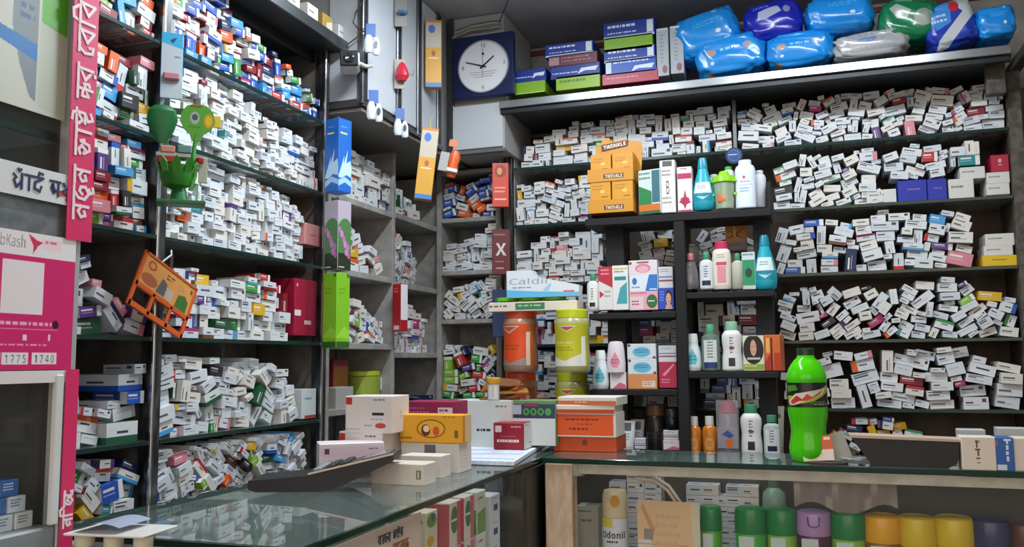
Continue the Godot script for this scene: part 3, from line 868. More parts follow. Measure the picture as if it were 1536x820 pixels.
const B_SYRUP := [0.0, 0.0, 0.9, 0.0, 1.0, 0.03, 1.0, 0.6, 0.85, 0.7, 0.5, 0.76]
const C_SYRUP := [0.54, 0.755, 0.58, 0.76, 0.56, 0.99, 0.5, 1.0, 0.0, 1.0]

func squeeze_tube(called: String, label: String, at: Vector3, w: float, h: float, design: String, cap_mat: Material, upside := true) -> void:
	var o := thing(called, label, "tube", at)
	var st := begin()
	var rows := 10
	var seg := 20
	var grid := []
	for i in rows + 1:
		var t := float(i) / rows
		var row := []
		for j in seg + 1:
			var a := TAU * j / seg
			row.append(Vector3(sin(a) * w / 2 * lerpf(0.8, 1.0, t), h * lerpf(0.16, 1.0, t), cos(a) * w / 2 * lerpf(0.62, 0.03, pow(t, 1.2))))
		grid.append(row)
	for i in rows:
		for j in seg:
			var q := [grid[i][j], grid[i + 1][j], grid[i + 1][j + 1], grid[i][j + 1]]
			for t in [[0, 1, 2], [0, 2, 3]]:
				for m in t:
					var p: Vector3 = q[m]
					st.set_smooth_group(0)
					st.set_uv(cell_uv(design, clampf(p.x / w + 0.5, 0, 1), clampf(1.0 - (p.y / h - 0.16) / 0.84, 0, 1)))
					st.add_vertex(p)
	st.index()
	st.generate_normals()
	part("body", st.commit(), printed(0.35), o)
	part("cap", lathe([Vector2(0, 0), Vector2(w * 0.36, 0), Vector2(w * 0.4, h * 0.01), Vector2(w * 0.4, h * 0.16), Vector2(0, h * 0.17)], 18, 1.0, 0.8), cap_mat, o)

func build_stand_goods() -> void:
	var fz := -2.512
	var white := paint("dcdedd", 0.35)
	var green_cap := paint("3f8a62", 0.4)
	# counter display of small yellow packs
	var tw := pr("yellow pack", "cb8e20", [["l", 0.15, 0.25, 0.5, 0.3, 2, "a86a14"], ["e", 0.6, 0.55, 0.12, 0.1, "e6b050"], ["r", 0.55, 0.8, 0.3, 0.05, "7a4a20"]])
	var lip := pr("yellow lip", "c6881c", [["r", 0.36, 0.42, 0.42, 0.34, "5b2a1c"], ["t", 0.39, 0.47, 0.36, 0.24, "efe2c8", "TWINKLE", true]])
	var head := pr("yellow header", "c6881c", [["l", 0.15, 0.55, 0.4, 0.2, 2, "a86a14"], ["l", 0.6, 0.5, 0.3, 0.25, 2, "b0751a"], ["e", 0.2, 0.62, 0.06, 0.05, "b8806a"]])
	var d := thing("carton_display", "yellow tiered display carton of small boxes with a lettered header", "display box", Vector3(-0.533, 1.721, -2.600))
	part("lower_tray", box(Vector3(0.138, 0.04, 0.10), 0.001, lip), printed(), d, Vector3(0.0, 0.02, 0.035))
	part("upper_tray", box(Vector3(0.142, 0.04, 0.085), 0.001, lip), printed(), d, Vector3(-0.002, 0.118, 0.032))
	for s in [-1, 1]:
		part("small_box", box(Vector3(0.064, 0.06, 0.06), 0.001, tw), printed(), d, Vector3(s * 0.034, 0.072, 0.042))
		part("small_box", box(Vector3(0.064, 0.055, 0.055), 0.001, tw), printed(), d, Vector3(s * 0.034, 0.16, 0.032))
	var ho := PackedVector2Array([Vector2(-0.068, 0), Vector2(0.075, 0), Vector2(0.08, 0.07), Vector2(0.075, 0.092), Vector2(0.04, 0.098), Vector2(0.034, 0.104), Vector2(-0.02, 0.098), Vector2(-0.024, 0.112), Vector2(-0.046, 0.112), Vector2(-0.05, 0.094), Vector2(-0.068, 0.085)])
	var hd := part("header_card", slab(ho, 0.004, head), printed(), d, Vector3(0.006, 0.14, 0.0))
	var hb := part("name_band", slab(PackedVector2Array([Vector2(-0.048, 0.07), Vector2(0.034, 0.082), Vector2(0.037, 0.1), Vector2(-0.05, 0.09)]), 0.002), paint("5b2a1c", 0.5), hd, Vector3(0, 0, 0.0035))
	var tm := TextMesh.new()
	var fo := SystemFont.new()
	fo.font_names = PackedStringArray(["Droid Sans"])
	fo.font_weight = 700
	tm.text = "TWINKLE"
	tm.font = fo
	tm.font_size = 32
	tm.pixel_size = 0.00052
	tm.depth = 0.0008
	var tl := part("lettering", tm, paint("e9e0d0", 0.5), hd, Vector3(-0.0065, 0.085, 0.0052))
	tl.rotation.z = 0.135
	part("pink_tray", box(Vector3(0.066, 0.012, 0.03), 0.003), paint("c98f80", 0.4), hd, Vector3(-0.03, 0.026, 0.02))
	# top of the stand
	carton("toothpaste_carton", "green and white herbal carton with an orange band beside the yellow display", Vector3(-0.418, 1.713, -2.530), 0.0698, 0.1336, 0.05, -0.25, pr("herbal", "c9d4d2", [["g", [0, 0.35, 0.6, 0.5, 0.6, 0.8, 0, 0.8], "2f7f4a"], ["r", 0.0, 0.78, 1.0, 0.14, "d2702a"], ["r", 0.0, 0.92, 1.0, 0.08, "2f6a3a"], ["r", 0.62, 0.05, 0.38, 0.7, "3f6f78"], ["l", 0.06, 0.08, 0.5, 0.2, 2, "4f7a6a"]]))
	carton("cream_carton", "tall white carton with grey lettering beside the pink striped carton", Vector3(-0.363, 1.712, -2.530), 0.0452, 0.1590, 0.04, 0.0, pr("grey letter carton", "d8d4d0", [["r", 0.2, 0.04, 0.6, 0.1, "55504e"], ["l", 0.15, 0.2, 0.7, 0.15, 2, "7a7472"], ["t", 0.42, 0.4, 0.18, 0.24, "3c3836", "B"], ["l", 0.15, 0.7, 0.7, 0.16, 2, "8a8482"]]))
	carton("cream_carton", "white carton with crimson bands and a crimson flower", Vector3(-0.313, 1.711, -2.530), 0.0427, 0.1359, 0.04, 0.0, pr("crimson carton", "dcd6d6", [["r", 0, 0.16, 1, 0.12, "b02850"], ["r", 0, 0.94, 1, 0.06, "b02850"], ["l", 0.2, 0.05, 0.6, 0.06, 1, "b05a70"], ["e", 0.5, 0.72, 0.3, 0.06, "b8305a"], ["g", [0.5, 0.5, 0.62, 0.7, 0.9, 0.78, 0.6, 0.82, 0.5, 0.92, 0.38, 0.82, 0.1, 0.76, 0.4, 0.7], "a8204a"]]))
	var teal := paint("1fa0b4", 0.3)
	var tlab := pr("teal label", "cfdcdc", [["r", 0, 0.6, 1, 0.4, "1b7f92"], ["l", 0.2, 0.2, 0.6, 0.22, 2, "5a7478"], ["g", [0.15, 0.75, 0.5, 0.95, 0.85, 0.7, 0.6, 0.8], "8fd4dc"]])
	bottle("wash_bottle", "teal drop shaped wash bottle on top of the black stand", "bottle", Vector3(-0.261, 1.714, -2.545), 0.0655, 0.1578, B_DROP, teal, C_DROP, paint("16889c", 0.3), tlab, 0.18, 0.52, 0.7, 0.9)
	var cup := thing("baby_cup", "clear baby cup with a lime green lid and handles", "cup", Vector3(-0.201, 1.715, -2.550))
	part("beaker", lathe([Vector2(0, 0), Vector2(0.026, 0), Vector2(0.033, 0.085), Vector2(0.031, 0.085), Vector2(0.024, 0.003), Vector2(0, 0.003)], 24), clear("c3d8b8", 0.35, 0.1), cup)
	part("lid", lathe([Vector2(0, 0.112), Vector2(0.012, 0.112), Vector2(0.018, 0.1), Vector2(0.034, 0.095), Vector2(0.036, 0.078), Vector2(0.034, 0.076)], 24), paint("86c41c", 0.3), cup)
	for s in [-1, 1]:
		part("handle", tube([Vector3(s * 0.03, 0.085, 0.01), Vector3(s * 0.046, 0.075, 0.014), Vector3(s * 0.044, 0.05, 0.012), Vector3(s * 0.029, 0.04, 0.01)], 0.005), paint("86c41c", 0.3), cup)
	part("picture", box(Vector3(0.022, 0.022, 0.002), 0.001), paint("c8642c", 0.5), cup, Vector3(-0.006, 0.03, 0.027))
	bottle("feeding_bottle", "small white feeding bottle with a green cap behind the baby cup", "bottle", Vector3(-0.191, 1.751, -2.600), 0.034, 0.10, B_TALC, paint("cfd8d8", 0.3), C_TALC, paint("3fb83a", 0.35))
	bottle("feeding_bottle", "plain white feeding bottle standing behind the teal bottle", "bottle", Vector3(-0.234, 1.741, -2.600), 0.034, 0.09, B_TALC, paint("cfd8d8", 0.3), C_TALC, paint("d8dede", 0.35))
	bottle("talc_bottle", "large white baby powder bottle with pale blue lettering", "bottle", Vector3(-0.140, 1.712, -2.545), 0.0579, 0.1435, B_TALC, paint("d5dde6", 0.35), C_TALC, paint("cfd6de", 0.35), pr("powder label", "d5dde6", [["e", 0.45, 0.2, 0.07, 0.05, "c04060"], ["l", 0.25, 0.32, 0.5, 0.06, 1, "4a6aa8"], ["r", 0.15, 0.42, 0.7, 0.02, "9fb4cc"], ["l", 0.2, 0.52, 0.6, 0.16, 2, "4f8ac0"]]), 0.1, 0.75, 0.6, 0.9)
	bottle("talc_bottle", "small white powder bottle at the stand's end behind the large one", "bottle", Vector3(-0.102, 1.719, -2.590), 0.0357, 0.1113, B_TALC, paint("d5dde6", 0.35), C_TALC, paint("cfd6de", 0.35))
	var rs := solo("round_sign", "round navy sign with a pale blue ring hanging from the glass shelf", "sign", slab(oval(0.026, 0.026, 32), 0.004, pr("round sign", "12284e", [["e", 0.5, 0.5, 0.36, 0.36, "3a66a8"], ["e", 0.5, 0.5, 0.3, 0.3, "1f4586"], ["l", 0.2, 0.42, 0.6, 0.12, 1, "cfdcee"]])), printed(), Vector3(-0.182, 1.916, -2.735))
	# left side, upper shelf
	bottle("lotion_bottle", "slim white lotion bottle with green cap and black lettering beside a red tube carton", "bottle", Vector3(-0.597, 1.429, -2.535), 0.0372, 0.1115, B_TALL, white, C_TALL, green_cap, pr("black letter label", "dcdedd", [["l", 0.4, 0.08, 0.2, 0.6, 5, "2a2a2a"], ["r", 0.25, 0.76, 0.5, 0.2, "1c1c22"]]), 0.08, 0.62, 0.7, 0.9)
	carton("cream_carton", "red topped cream carton between the slim bottle and the teal tube carton", Vector3(-0.557, 1.428, -2.530), 0.0449, 0.1310, 0.035, 0.0, pr("red cream", "d8d4d4", [["g", [0, 0, 1, 0, 1, 0.5, 0, 0.32], "b42a3c"], ["l", 0.2, 0.08, 0.6, 0.16, 2, "e0a0a8"], ["g", [0.1, 0.55, 0.4, 0.63, 0.1, 0.72], "b42a3c"], ["l", 0.4, 0.55, 0.45, 0.2, 2, "9a9494"]]))
	carton("cream_carton", "white carton with teal swirl and yellow top line", Vector3(-0.512, 1.427, -2.530), 0.0484, 0.1343, 0.035, 0.0, pr("teal cream", "d9dcda", [["r", 0.1, 0.08, 0.8, 0.03, "c8b040"], ["r", 0.15, 0.26, 0.7, 0.08, "2f7f86"], ["g", [0.25, 0.85, 0.5, 0.5, 0.9, 0.38, 0.9, 0.85], "3f9aa4"], ["l", 0.15, 0.14, 0.6, 0.08, 1, "6a7472"]]))
	var g2 := "folded pads cartons on the stand"
	carton("pad_carton", "pink and white carton with a green round seal on the stand", Vector3(-0.443, 1.425, -2.530), 0.0853, 0.0575, 0.07, 0.0, pr("pink seal", "dfa0ac", [["r", 0.0, 0.3, 0.5, 0.7, "d9c4c8"], ["e", 0.78, 0.55, 0.18, 0.34, "2a6a34"], ["l", 0.65, 0.5, 0.26, 0.14, 1, "cfdccf"], ["l", 0.08, 0.1, 0.6, 0.12, 1, "b05a6a"], ["l", 0.1, 0.5, 0.3, 0.3, 2, "b0404a"]]))
	carton("pad_carton", "blue and white wavy carton between two pink ones on the stand", Vector3(-0.442, 1.480, -2.530), 0.0855, 0.0517, 0.07, 0.0, pr("blue wave", "d5dde2", [["g", [0.55, 1, 0.65, 0.3, 0.7, 0, 1, 0, 1, 1], "2a72c0"], ["e", 0.2, 0.4, 0.08, 0.2, "2a72c0"], ["l", 0.1, 0.7, 0.3, 0.15, 1, "5a7aa0"], ["r", 0.7, 0.82, 0.24, 0.07, "cfdcf0"]]))
	carton("pad_carton", "white carton with pink flourish topping the stand's pad stack", Vector3(-0.443, 1.530, -2.530), 0.0856, 0.0439, 0.07, 0.0, pr("pink flourish", "dccfd3", [["e", 0.5, 0.55, 0.26, 0.3, "d0808f"], ["e", 0.5, 0.6, 0.2, 0.22, "dfa8b2"], ["e", 0.08, 0.2, 0.05, 0.1, "a02a4a"], ["r", 0.3, 0.12, 0.4, 0.1, "7a4a5a"]]))
	carton("soap_carton", "blue soap carton with a woman's face printed on it", Vector3(-0.376, 1.425, -2.530), 0.0449, 0.0629, 0.05, 0.0, pr("face blue", "1f48b0", [["e", 0.66, 0.4, 0.24, 0.3, "2a1a1c"], ["e", 0.64, 0.5, 0.16, 0.26, "d9a48f"], ["g", [0.5, 0.75, 0.8, 0.75, 0.9, 1, 0.42, 1], "d0988a"], ["e", 0.66, 0.62, 0.05, 0.03, "a83a44"], ["r", 0.56, 0.46, 0.05, 0.02, "2a1a1c"], ["r", 0.68, 0.46, 0.05, 0.02, "2a1a1c"], ["l", 0.08, 0.15, 0.3, 0.5, 4, "6a8ad8"]]))
	carton("soap_carton", "white carton lying on the blue face carton", Vector3(-0.376, 1.488, -2.530), 0.0430, 0.0632, 0.05, 0.0, pr("grey stripes", "c6c8ce", [["r", 0, 0.6, 1, 0.08, "8a3a44"], ["r", 0, 0.45, 1, 0.06, "5a6a8a"], ["l", 0.15, 0.1, 0.7, 0.2, 2, "8a8c94"]]))
	# left side, middle shelf
	bottle("lotion_bottle", "small white baby lotion bottle with a teal printed drop on lower stand shelf", "bottle", Vector3(-0.578, 1.193, -2.535), 0.0509, 0.1153, B_PEAR, paint("d3dce0", 0.35), C_PEAR, paint("dfe4e6", 0.35), pr("teal drop", "d3dce0", [["g", [0.5, 0.1, 0.85, 0.6, 0.7, 0.85, 0.3, 0.85, 0.15, 0.6], "58b4c4"], ["l", 0.2, 0.45, 0.6, 0.28, 2, "1f6f8a"]]), 0.1, 0.62, 0.65, 0.9)
	var pl := bottle("lotion_bottle", "white baby bottle with a pink printed drop standing upside down on a carton", "bottle", Vector3(-0.530, 1.240, -2.535), 0.0564, 0.0951, [0.0, 0.0, 0.86, 0.0, 0.98, 0.03, 1.0, 0.3, 0.9, 0.7, 0.8, 0.9, 0.66, 0.98, 0.0, 1.0], paint("dcd3d8", 0.35), [], white, pr("pink drop", "dcd3d8", [["g", [0.5, 0.15, 0.8, 0.6, 0.65, 0.9, 0.35, 0.9, 0.2, 0.6], "d98a9c"], ["l", 0.25, 0.5, 0.5, 0.28, 2, "b8506a"]]), 0.12, 0.75, 0.65, 0.9)
	carton("soap_carton", "white and pink baby soap carton under the upside down bottle", Vector3(-0.525, 1.193, -2.530), 0.0482, 0.0492, 0.06, 0.0, pr("pink soap", "dcd4d6", [["g", [0.1, 1, 0.6, 0.6, 1, 0.75, 1, 1], "d0607a"], ["l", 0.15, 0.15, 0.6, 0.25, 2, "b08a94"]]))
	var bw := pr("blue drop carton", "ccd8de", [["e", 0.5, 0.55, 0.3, 0.32, "5fb0cc"], ["l", 0.28, 0.4, 0.44, 0.25, 2, "1f6a90"], ["e", 0.08, 0.12, 0.05, 0.1, "8a2a44"], ["e", 0.92, 0.9, 0.05, 0.1, "8a2a44"]])
	carton("soap_carton", "pale blue soap carton resting on the orange carton", Vector3(-0.452, 1.236, -2.530), 0.0848, 0.0449, 0.07, 0.0, bw)
	carton("soap_carton", "pale blue soap carton stacked highest above the orange carton", Vector3(-0.453, 1.281, -2.530), 0.0850, 0.0451, 0.07, 0.0, bw)
	carton("soap_carton", "orange soap carton with a pale label at the stand shelf", Vector3(-0.452, 1.193, -2.530), 0.0867, 0.0429, 0.07, 0.0, pr("orange soap", "cf8a58", [["r", 0.5, 0.45, 0.42, 0.4, "dcc8b8"], ["l", 0.55, 0.52, 0.3, 0.25, 2, "a85a3a"]]))
	carton("soap_carton", "crimson carton with white scrawl at the end of the stand shelf", Vector3(-0.377, 1.196, -2.530), 0.0522, 0.0773, 0.05, 0.0, pr("crimson scrawl", "ae1f42", [["g", [0.2, 0.5, 0.8, 0.1, 0.85, 0.15, 0.4, 0.5, 0.3, 0.55], "d98aa0"], ["l", 0.15, 0.65, 0.6, 0.2, 2, "d88a9c"]]))
	carton("soap_carton", "white dotted carton standing on the crimson carton", Vector3(-0.377, 1.271, -2.530), 0.0523, 0.0485, 0.05, 0.0, "grey stripes")
	# left side, bottom
	squeeze_tube("cream_tube", "white cream tube standing on its cap behind the orange cartons", Vector3(-0.503, 1.012, -2.540), 0.052, 0.088, pr("cream tube", "cbcdcf", [["r", 0.25, 0.1, 0.5, 0.3, "55585c"], ["l", 0.3, 0.5, 0.4, 0.3, 3, "8a8c90"]]), paint("c8b8b8", 0.4))
	squeeze_tube("cream_tube", "grey cream tube leaning behind the white tube", Vector3(-0.483, 1.010, -2.600), 0.045, 0.09, "cream tube", paint("8a8c90", 0.4))
	carton("cream_carton", "small white carton standing between cream tube and black jar", Vector3(-0.463, 1.019, -2.530), 0.0333, 0.0308, 0.04, 0.0, "grey stripes")
	var jar_b := [0.0, 0.0, 0.92, 0.0, 1.0, 0.03, 1.0, 0.55, 0.9, 0.6]
	var jar_c := [0.95, 0.595, 1.0, 0.61, 1.0, 0.97, 0.92, 1.0, 0.0, 1.0]
	bottle("hair_wax_jar", "squat black jar with black lid at the foot of the stand", "jar", Vector3(-0.420, 1.018, -2.535), 0.0505, 0.0499, jar_b, paint("111113", 0.3), jar_c, paint("1c1c1e", 0.35))
	bottle("hair_wax_jar", "black jar with a brown lid above the squat black jar", "jar", Vector3(-0.421, 1.066, -2.560), 0.0550, 0.0817, jar_b, paint("1b1512", 0.3), jar_c, paint("5a3a22", 0.4))
	bottle("hair_wax_jar", "black jar standing on two white cartons", "jar", Vector3(-0.372, 1.073, -2.550), 0.0387, 0.0636, jar_b, paint("141416", 0.3), jar_c, paint("232325", 0.35))
	carton("cream_carton", "white carton under the black jar beside the stand post", Vector3(-0.373, 1.046, -2.530), 0.0441, 0.0286, 0.05, 0.0, "grey stripes")
	carton("cream_carton", "wide white carton lowest beside the stand post", Vector3(-0.374, 1.018, -2.530), 0.0518, 0.0285, 0.05, 0.0, "pink soap")
	# right side, upper shelf
	bottle("cologne_bottle", "clear grey bottle with a pink cap beside the centre post", "bottle", Vector3(-0.303, 1.482, -2.535), 0.0461, 0.1060, B_PEAR, clear("8d8488", 0.5, 0.1), C_TALL, paint("b0606c", 0.35))
	bottle("lotion_bottle", "white lotion bottle with green cap and navy block beside the pink lotion", "bottle", Vector3(-0.258, 1.480, -2.535), 0.0399, 0.1093, B_TALL, paint("d2d6d8", 0.35), C_TALL, green_cap, pr("navy block label", "d2d6d8", [["l", 0.35, 0.05, 0.3, 0.55, 5, "4a4a52"], ["r", 0.2, 0.7, 0.6, 0.22, "16223e"]]), 0.06, 0.64, 0.7, 1.0)
	bottle("lotion_bottle", "cream lotion bottle with a magenta cap and pink label", "bottle", Vector3(-0.214, 1.479, -2.535), 0.0526, 0.1398, [0.0, 0.0, 0.9, 0.0, 1.0, 0.03, 1.0, 0.7, 0.92, 0.8, 0.7, 0.84], paint("d8d2c4", 0.35), [0.72, 0.835, 0.74, 0.84, 0.7, 0.98, 0.6, 1.0, 0.0, 1.0], paint("b82a52", 0.35), pr("pink label", "d8d2c4", [["r", 0.2, 0.3, 0.6, 0.1, "c04a66"], ["r", 0.25, 0.42, 0.5, 0.5, "d98a94"], ["l", 0.25, 0.08, 0.5, 0.14, 2, "8a8474"]]), 0.08, 0.76, 0.6, 0.9)
	bottle("lotion_bottle", "pale beige bottle with green cap beside the green carton", "bottle", Vector3(-0.170, 1.478, -2.540), 0.0353, 0.1043, B_TALL, paint("b9b9a8", 0.3), C_TALL, green_cap)
	carton("soap_carton", "dark green and white carton beside the teal bottle", Vector3(-0.139, 1.476, -2.530), 0.0368, 0.1074, 0.04, 0.0, pr("green carton", "1f8a5c", [["r", 0, 0, 1, 0.22, "c3cfd2"], ["l", 0.1, 0.06, 0.8, 0.1, 1, "5a6a6c"], ["e", 0.5, 0.55, 0.25, 0.12, "0f3f2c"], ["r", 0, 0.88, 1, 0.12, "b9c4bc"]]))
	bottle("wash_bottle", "teal drop shaped wash bottle beside the dark green carton", "bottle", Vector3(-0.094, 1.475, -2.545), 0.0658, 0.1575, B_DROP, teal, C_DROP, paint("0f7f92", 0.3), tlab, 0.18, 0.58, 0.7, 0.9)
	carton("soap_carton", "orange and black carton near the top of the stand's right side", Vector3(-0.181, 1.633, -2.660), 0.0608, 0.0531, 0.06, 0.0, pr("orange x", "d08020", [["g", [0.1, 0.3, 0.5, 0.5, 0.9, 0.25, 0.6, 0.6, 0.95, 0.85, 0.5, 0.7, 0.05, 0.85, 0.4, 0.55], "7a3c10"], ["r", 0.4, 0.1, 0.12, 0.6, "e6b050"]]))
	carton("soap_carton", "grey carton under the orange and black carton", Vector3(-0.178, 1.605, -2.660), 0.0528, 0.0305, 0.06, 0.0, pr("grey purple", "8a8288", [["l", 0.1, 0.3, 0.8, 0.4, 1, "5f585e"]]))
	bottle("feeding_bottle", "pale plastic bottle behind the clear pink capped bottle", "bottle", Vector3(-0.313, 1.566, -2.620), 0.05, 0.06, B_TALC, paint("b0b4b0", 0.4), C_TALC, paint("c4c8c4", 0.4))
	# right side, middle shelf
	bottle("lotion_bottle", "white baby lotion bottle with a teal print beside the centre post", "bottle", Vector3(-0.304, 1.245, -2.535), 0.0495, 0.1079, B_PEAR, paint("c9d3d4", 0.35), C_PEAR, paint("cfd6d6", 0.35), "teal drop", 0.1, 0.66, 0.65, 0.9)
	bottle("oil_bottle", "clear green tinted oil bottle with long white label", "bottle", Vector3(-0.253, 1.245, -2.535), 0.0526, 0.1342, B_TALL, paint("5f746a", 0.25), C_TALL, paint("4f9a74", 0.35), pr("long white label", "ccd2cf", [["l", 0.3, 0.08, 0.4, 0.6, 6, "50504e"], ["r", 0, 0.78, 1, 0.22, "22306a"]]), 0.06, 0.66, 0.6, 0.75)
	bottle("lotion_bottle", "large curvy white lotion bottle with pale green cap beside the hair dye carton", "bottle", Vector3(-0.193, 1.245, -2.535), 0.0592, 0.1408, B_CURVE, paint("dadcda", 0.33), C_CURVE, paint("8fbfa2", 0.35), pr("vertical label", "dadcda", [["l", 0.4, 0.08, 0.2, 0.5, 6, "55504c"], ["r", 0.32, 0.68, 0.36, 0.24, "241f2a"], ["r", 0.36, 0.36, 0.3, 0.06, "7a3a44"]]), 0.05, 0.72, 0.62, 0.85)
	carton("hair_dye_carton", "hair dye carton printed with a dark haired head and green base", Vector3(-0.134, 1.245, -2.530), 0.0582, 0.0997, 0.05, 0.0, pr("hair carton", "cdd0b8", [["e", 0.5, 0.4, 0.46, 0.4, "0e0b0b"], ["e", 0.5, 0.36, 0.14, 0.22, "c99a84"], ["r", 0.42, 0.32, 0.05, 0.015, "2a1a16"], ["r", 0.53, 0.32, 0.05, 0.015, "2a1a16"], ["r", 0.46, 0.46, 0.08, 0.02, "9a4040"], ["r", 0.2, 0.62, 0.6, 0.06, "b8b8b0"], ["r", 0.0, 0.8, 1, 0.15, "86a02c"], ["l", 0.1, 0.84, 0.7, 0.07, 1, "d8dcb0"]]))
	carton("hair_dye_carton", "orange and red carton beside the hair dye carton", Vector3(-0.083, 1.245, -2.530), 0.0449, 0.1009, 0.05, -0.2, pr("orange red", "c8622a", [["g", [0, 0.8, 0.4, 0.5, 0.5, 1, 0, 1], "b0241c"], ["r", 0.42, 0.1, 0.1, 0.9, "3a1c10"], ["r", 0.6, 0.5, 0.4, 0.5, "b8301c"], ["r", 0.15, 0.1, 0.2, 0.4, "e0a860"]]))
	# right side, bottom
	var amber := paint("b86a1c", 0.22)
	bottle("syrup_bottle", "amber syrup bottle with white cap beside the stand's centre post", "bottle", Vector3(-0.307, 1.011, -2.535), 0.0415, 0.1041, B_SYRUP, amber, C_SYRUP, paint("c9c7c2", 0.4), pr("amber label", "c07a30", [["e", 0.5, 0.5, 0.4, 0.4, "cf9450"], ["l", 0.25, 0.3, 0.5, 0.4, 3, "9a5c20"]]), 0.06, 0.45, 0.8, 0.7)
	bottle("syrup_bottle", "amber syrup bottle with white cap beside the boxed pink bottle", "bottle", Vector3(-0.263, 1.013, -2.535), 0.0429, 0.1035, B_SYRUP, amber, C_SYRUP, paint("c9c7c2", 0.4), "amber label", 0.06, 0.45, 0.8, 0.7)
	var bx := thing("boxed_bottle", "feeding bottle with pink cap inside a clear box with blue and orange print", "bottle", Vector3(-0.211, 1.011, -2.540))
	part("clear_box", box(Vector3(0.062, 0.152, 0.05), 0.001), clear("b9bcc0", 0.25), bx, Vector3(0, 0.076, 0))
	part("body", lathe(profile([0.0, 0.0, 0.9, 0.0, 1.0, 0.05, 1.0, 0.72, 0.8, 0.8], 0.026, 0.14), 20), paint("8a7f88", 0.3), bx, Vector3(0, 0.008, 0))
	part("cap", lathe(profile([0.9, 0.0, 0.95, 0.05, 0.8, 0.8, 0.4, 1.0, 0.0, 1.0], 0.026, 0.035), 20), paint("b02a58", 0.35), bx, Vector3(0, 0.115, 0))
	part("print_panel", box(Vector3(0.056, 0.055, 0.001), 0.0, pr("boxed print", "8a8890", [["g", [0.2, 0.3, 0.5, 0.1, 0.8, 0.35, 0.6, 0.5], "2a4a8c"], ["g", [0.35, 0.55, 0.75, 0.5, 0.7, 0.95, 0.45, 0.9], "c8602c"]])), printed(), bx, Vector3(0, 0.045, 0.0265))
	bottle("lotion_bottle", "curvy white lotion bottle with green cap at the stand's foot", "bottle", Vector3(-0.148, 1.012, -2.535), 0.0616, 0.1393, B_CURVE, paint("dadcda", 0.33), C_CURVE, green_cap, "vertical label", 0.05, 0.72, 0.62, 0.85)
	bottle("lotion_bottle", "grey lotion bottle with green cap before the beige tube", "bottle", Vector3(-0.092, 1.012, -2.530), 0.0463, 0.1102, B_TALL, paint("a9b6b2", 0.33), C_CURVE, green_cap, "navy block label", 0.06, 0.64, 0.62, 0.9)
	squeeze_tube("cream_tube", "beige cream tube standing behind the grey lotion bottle", Vector3(-0.089, 1.008, -2.600), 0.062, 0.135, pr("beige tube", "bdbaa6", [["r", 0.3, 0.2, 0.5, 0.1, "2f5a40"]]), paint("a9a796", 0.4))

# ---------- goods on the counters ----------

func prism(corners: Array, thick: float) -> ArrayMesh:
	var st := begin()
	var up := Vector3(0, thick, 0)
	quad(st, [corners[0] + up, corners[1] + up, corners[2] + up, corners[3] + up], Vector3.UP, [Vector2(0, 1), Vector2(1, 1), Vector2(1, 0), Vector2(0, 0)])
	quad(st, corners, Vector3.DOWN)
	var mid: Vector3 = (corners[0] + corners[1] + corners[2] + corners[3]) / 4
	for i in 4:
		var a: Vector3 = corners[i]
		var b: Vector3 = corners[(i + 1) % 4]
		var n := (b - a).cross(Vector3.UP).normalized()
		if n.dot(a - mid) < 0: n = -n
		quad(st, [a, b, b + up, a + up], n)
	return st.commit()

func calculator(label: String, at: Vector3, yaw: float, w: float, outline: Array, deep: float) -> void:
	var o := thing("calculator", label, "calculator", at, yaw)
	var pts := PackedVector2Array()
	for i in range(0, outline.size(), 2): pts.append(Vector2(outline[i], outline[i + 1]) * w)
	part("body", slab(pts, deep), paint("17181c", 0.5), o, Vector3(0, 0, -deep / 2))
	var a := Vector2(outline[4], outline[5]) * w
	var b := Vector2(outline[6], outline[7]) * w
	var c := (a + b) / 2
	var span := a.distance_to(b)
	var plate := part("face_plate", box(Vector3(span, 0.004, deep * 0.96), 0.001), paint("33363c", 0.35), o, Vector3(c.x, c.y + 0.002, -deep / 2))
	plate.rotation.z = (b - a).angle()
	part("silver_edge", box(Vector3(span, 0.004, 0.004), 0.001), paint("c9b29c", 0.3, 0.4), plate, Vector3(0, 0.0005, deep * 0.48))
	part("display", box(Vector3(span * 0.3, 0.003, deep * 0.8), 0.001), paint("5d726c", 0.12), plate, Vector3(span * 0.28, 0.003, 0))
	for i in 3:
		for j in 4:
			part("key", box(Vector3(0.015, 0.006, 0.016), 0.002), paint(["31343a", "8d9aa0"][1 if i == 0 else 0], 0.4), plate, Vector3(-span * 0.4 + i * 0.024, 0.004, -deep * 0.34 + j * deep * 0.22))

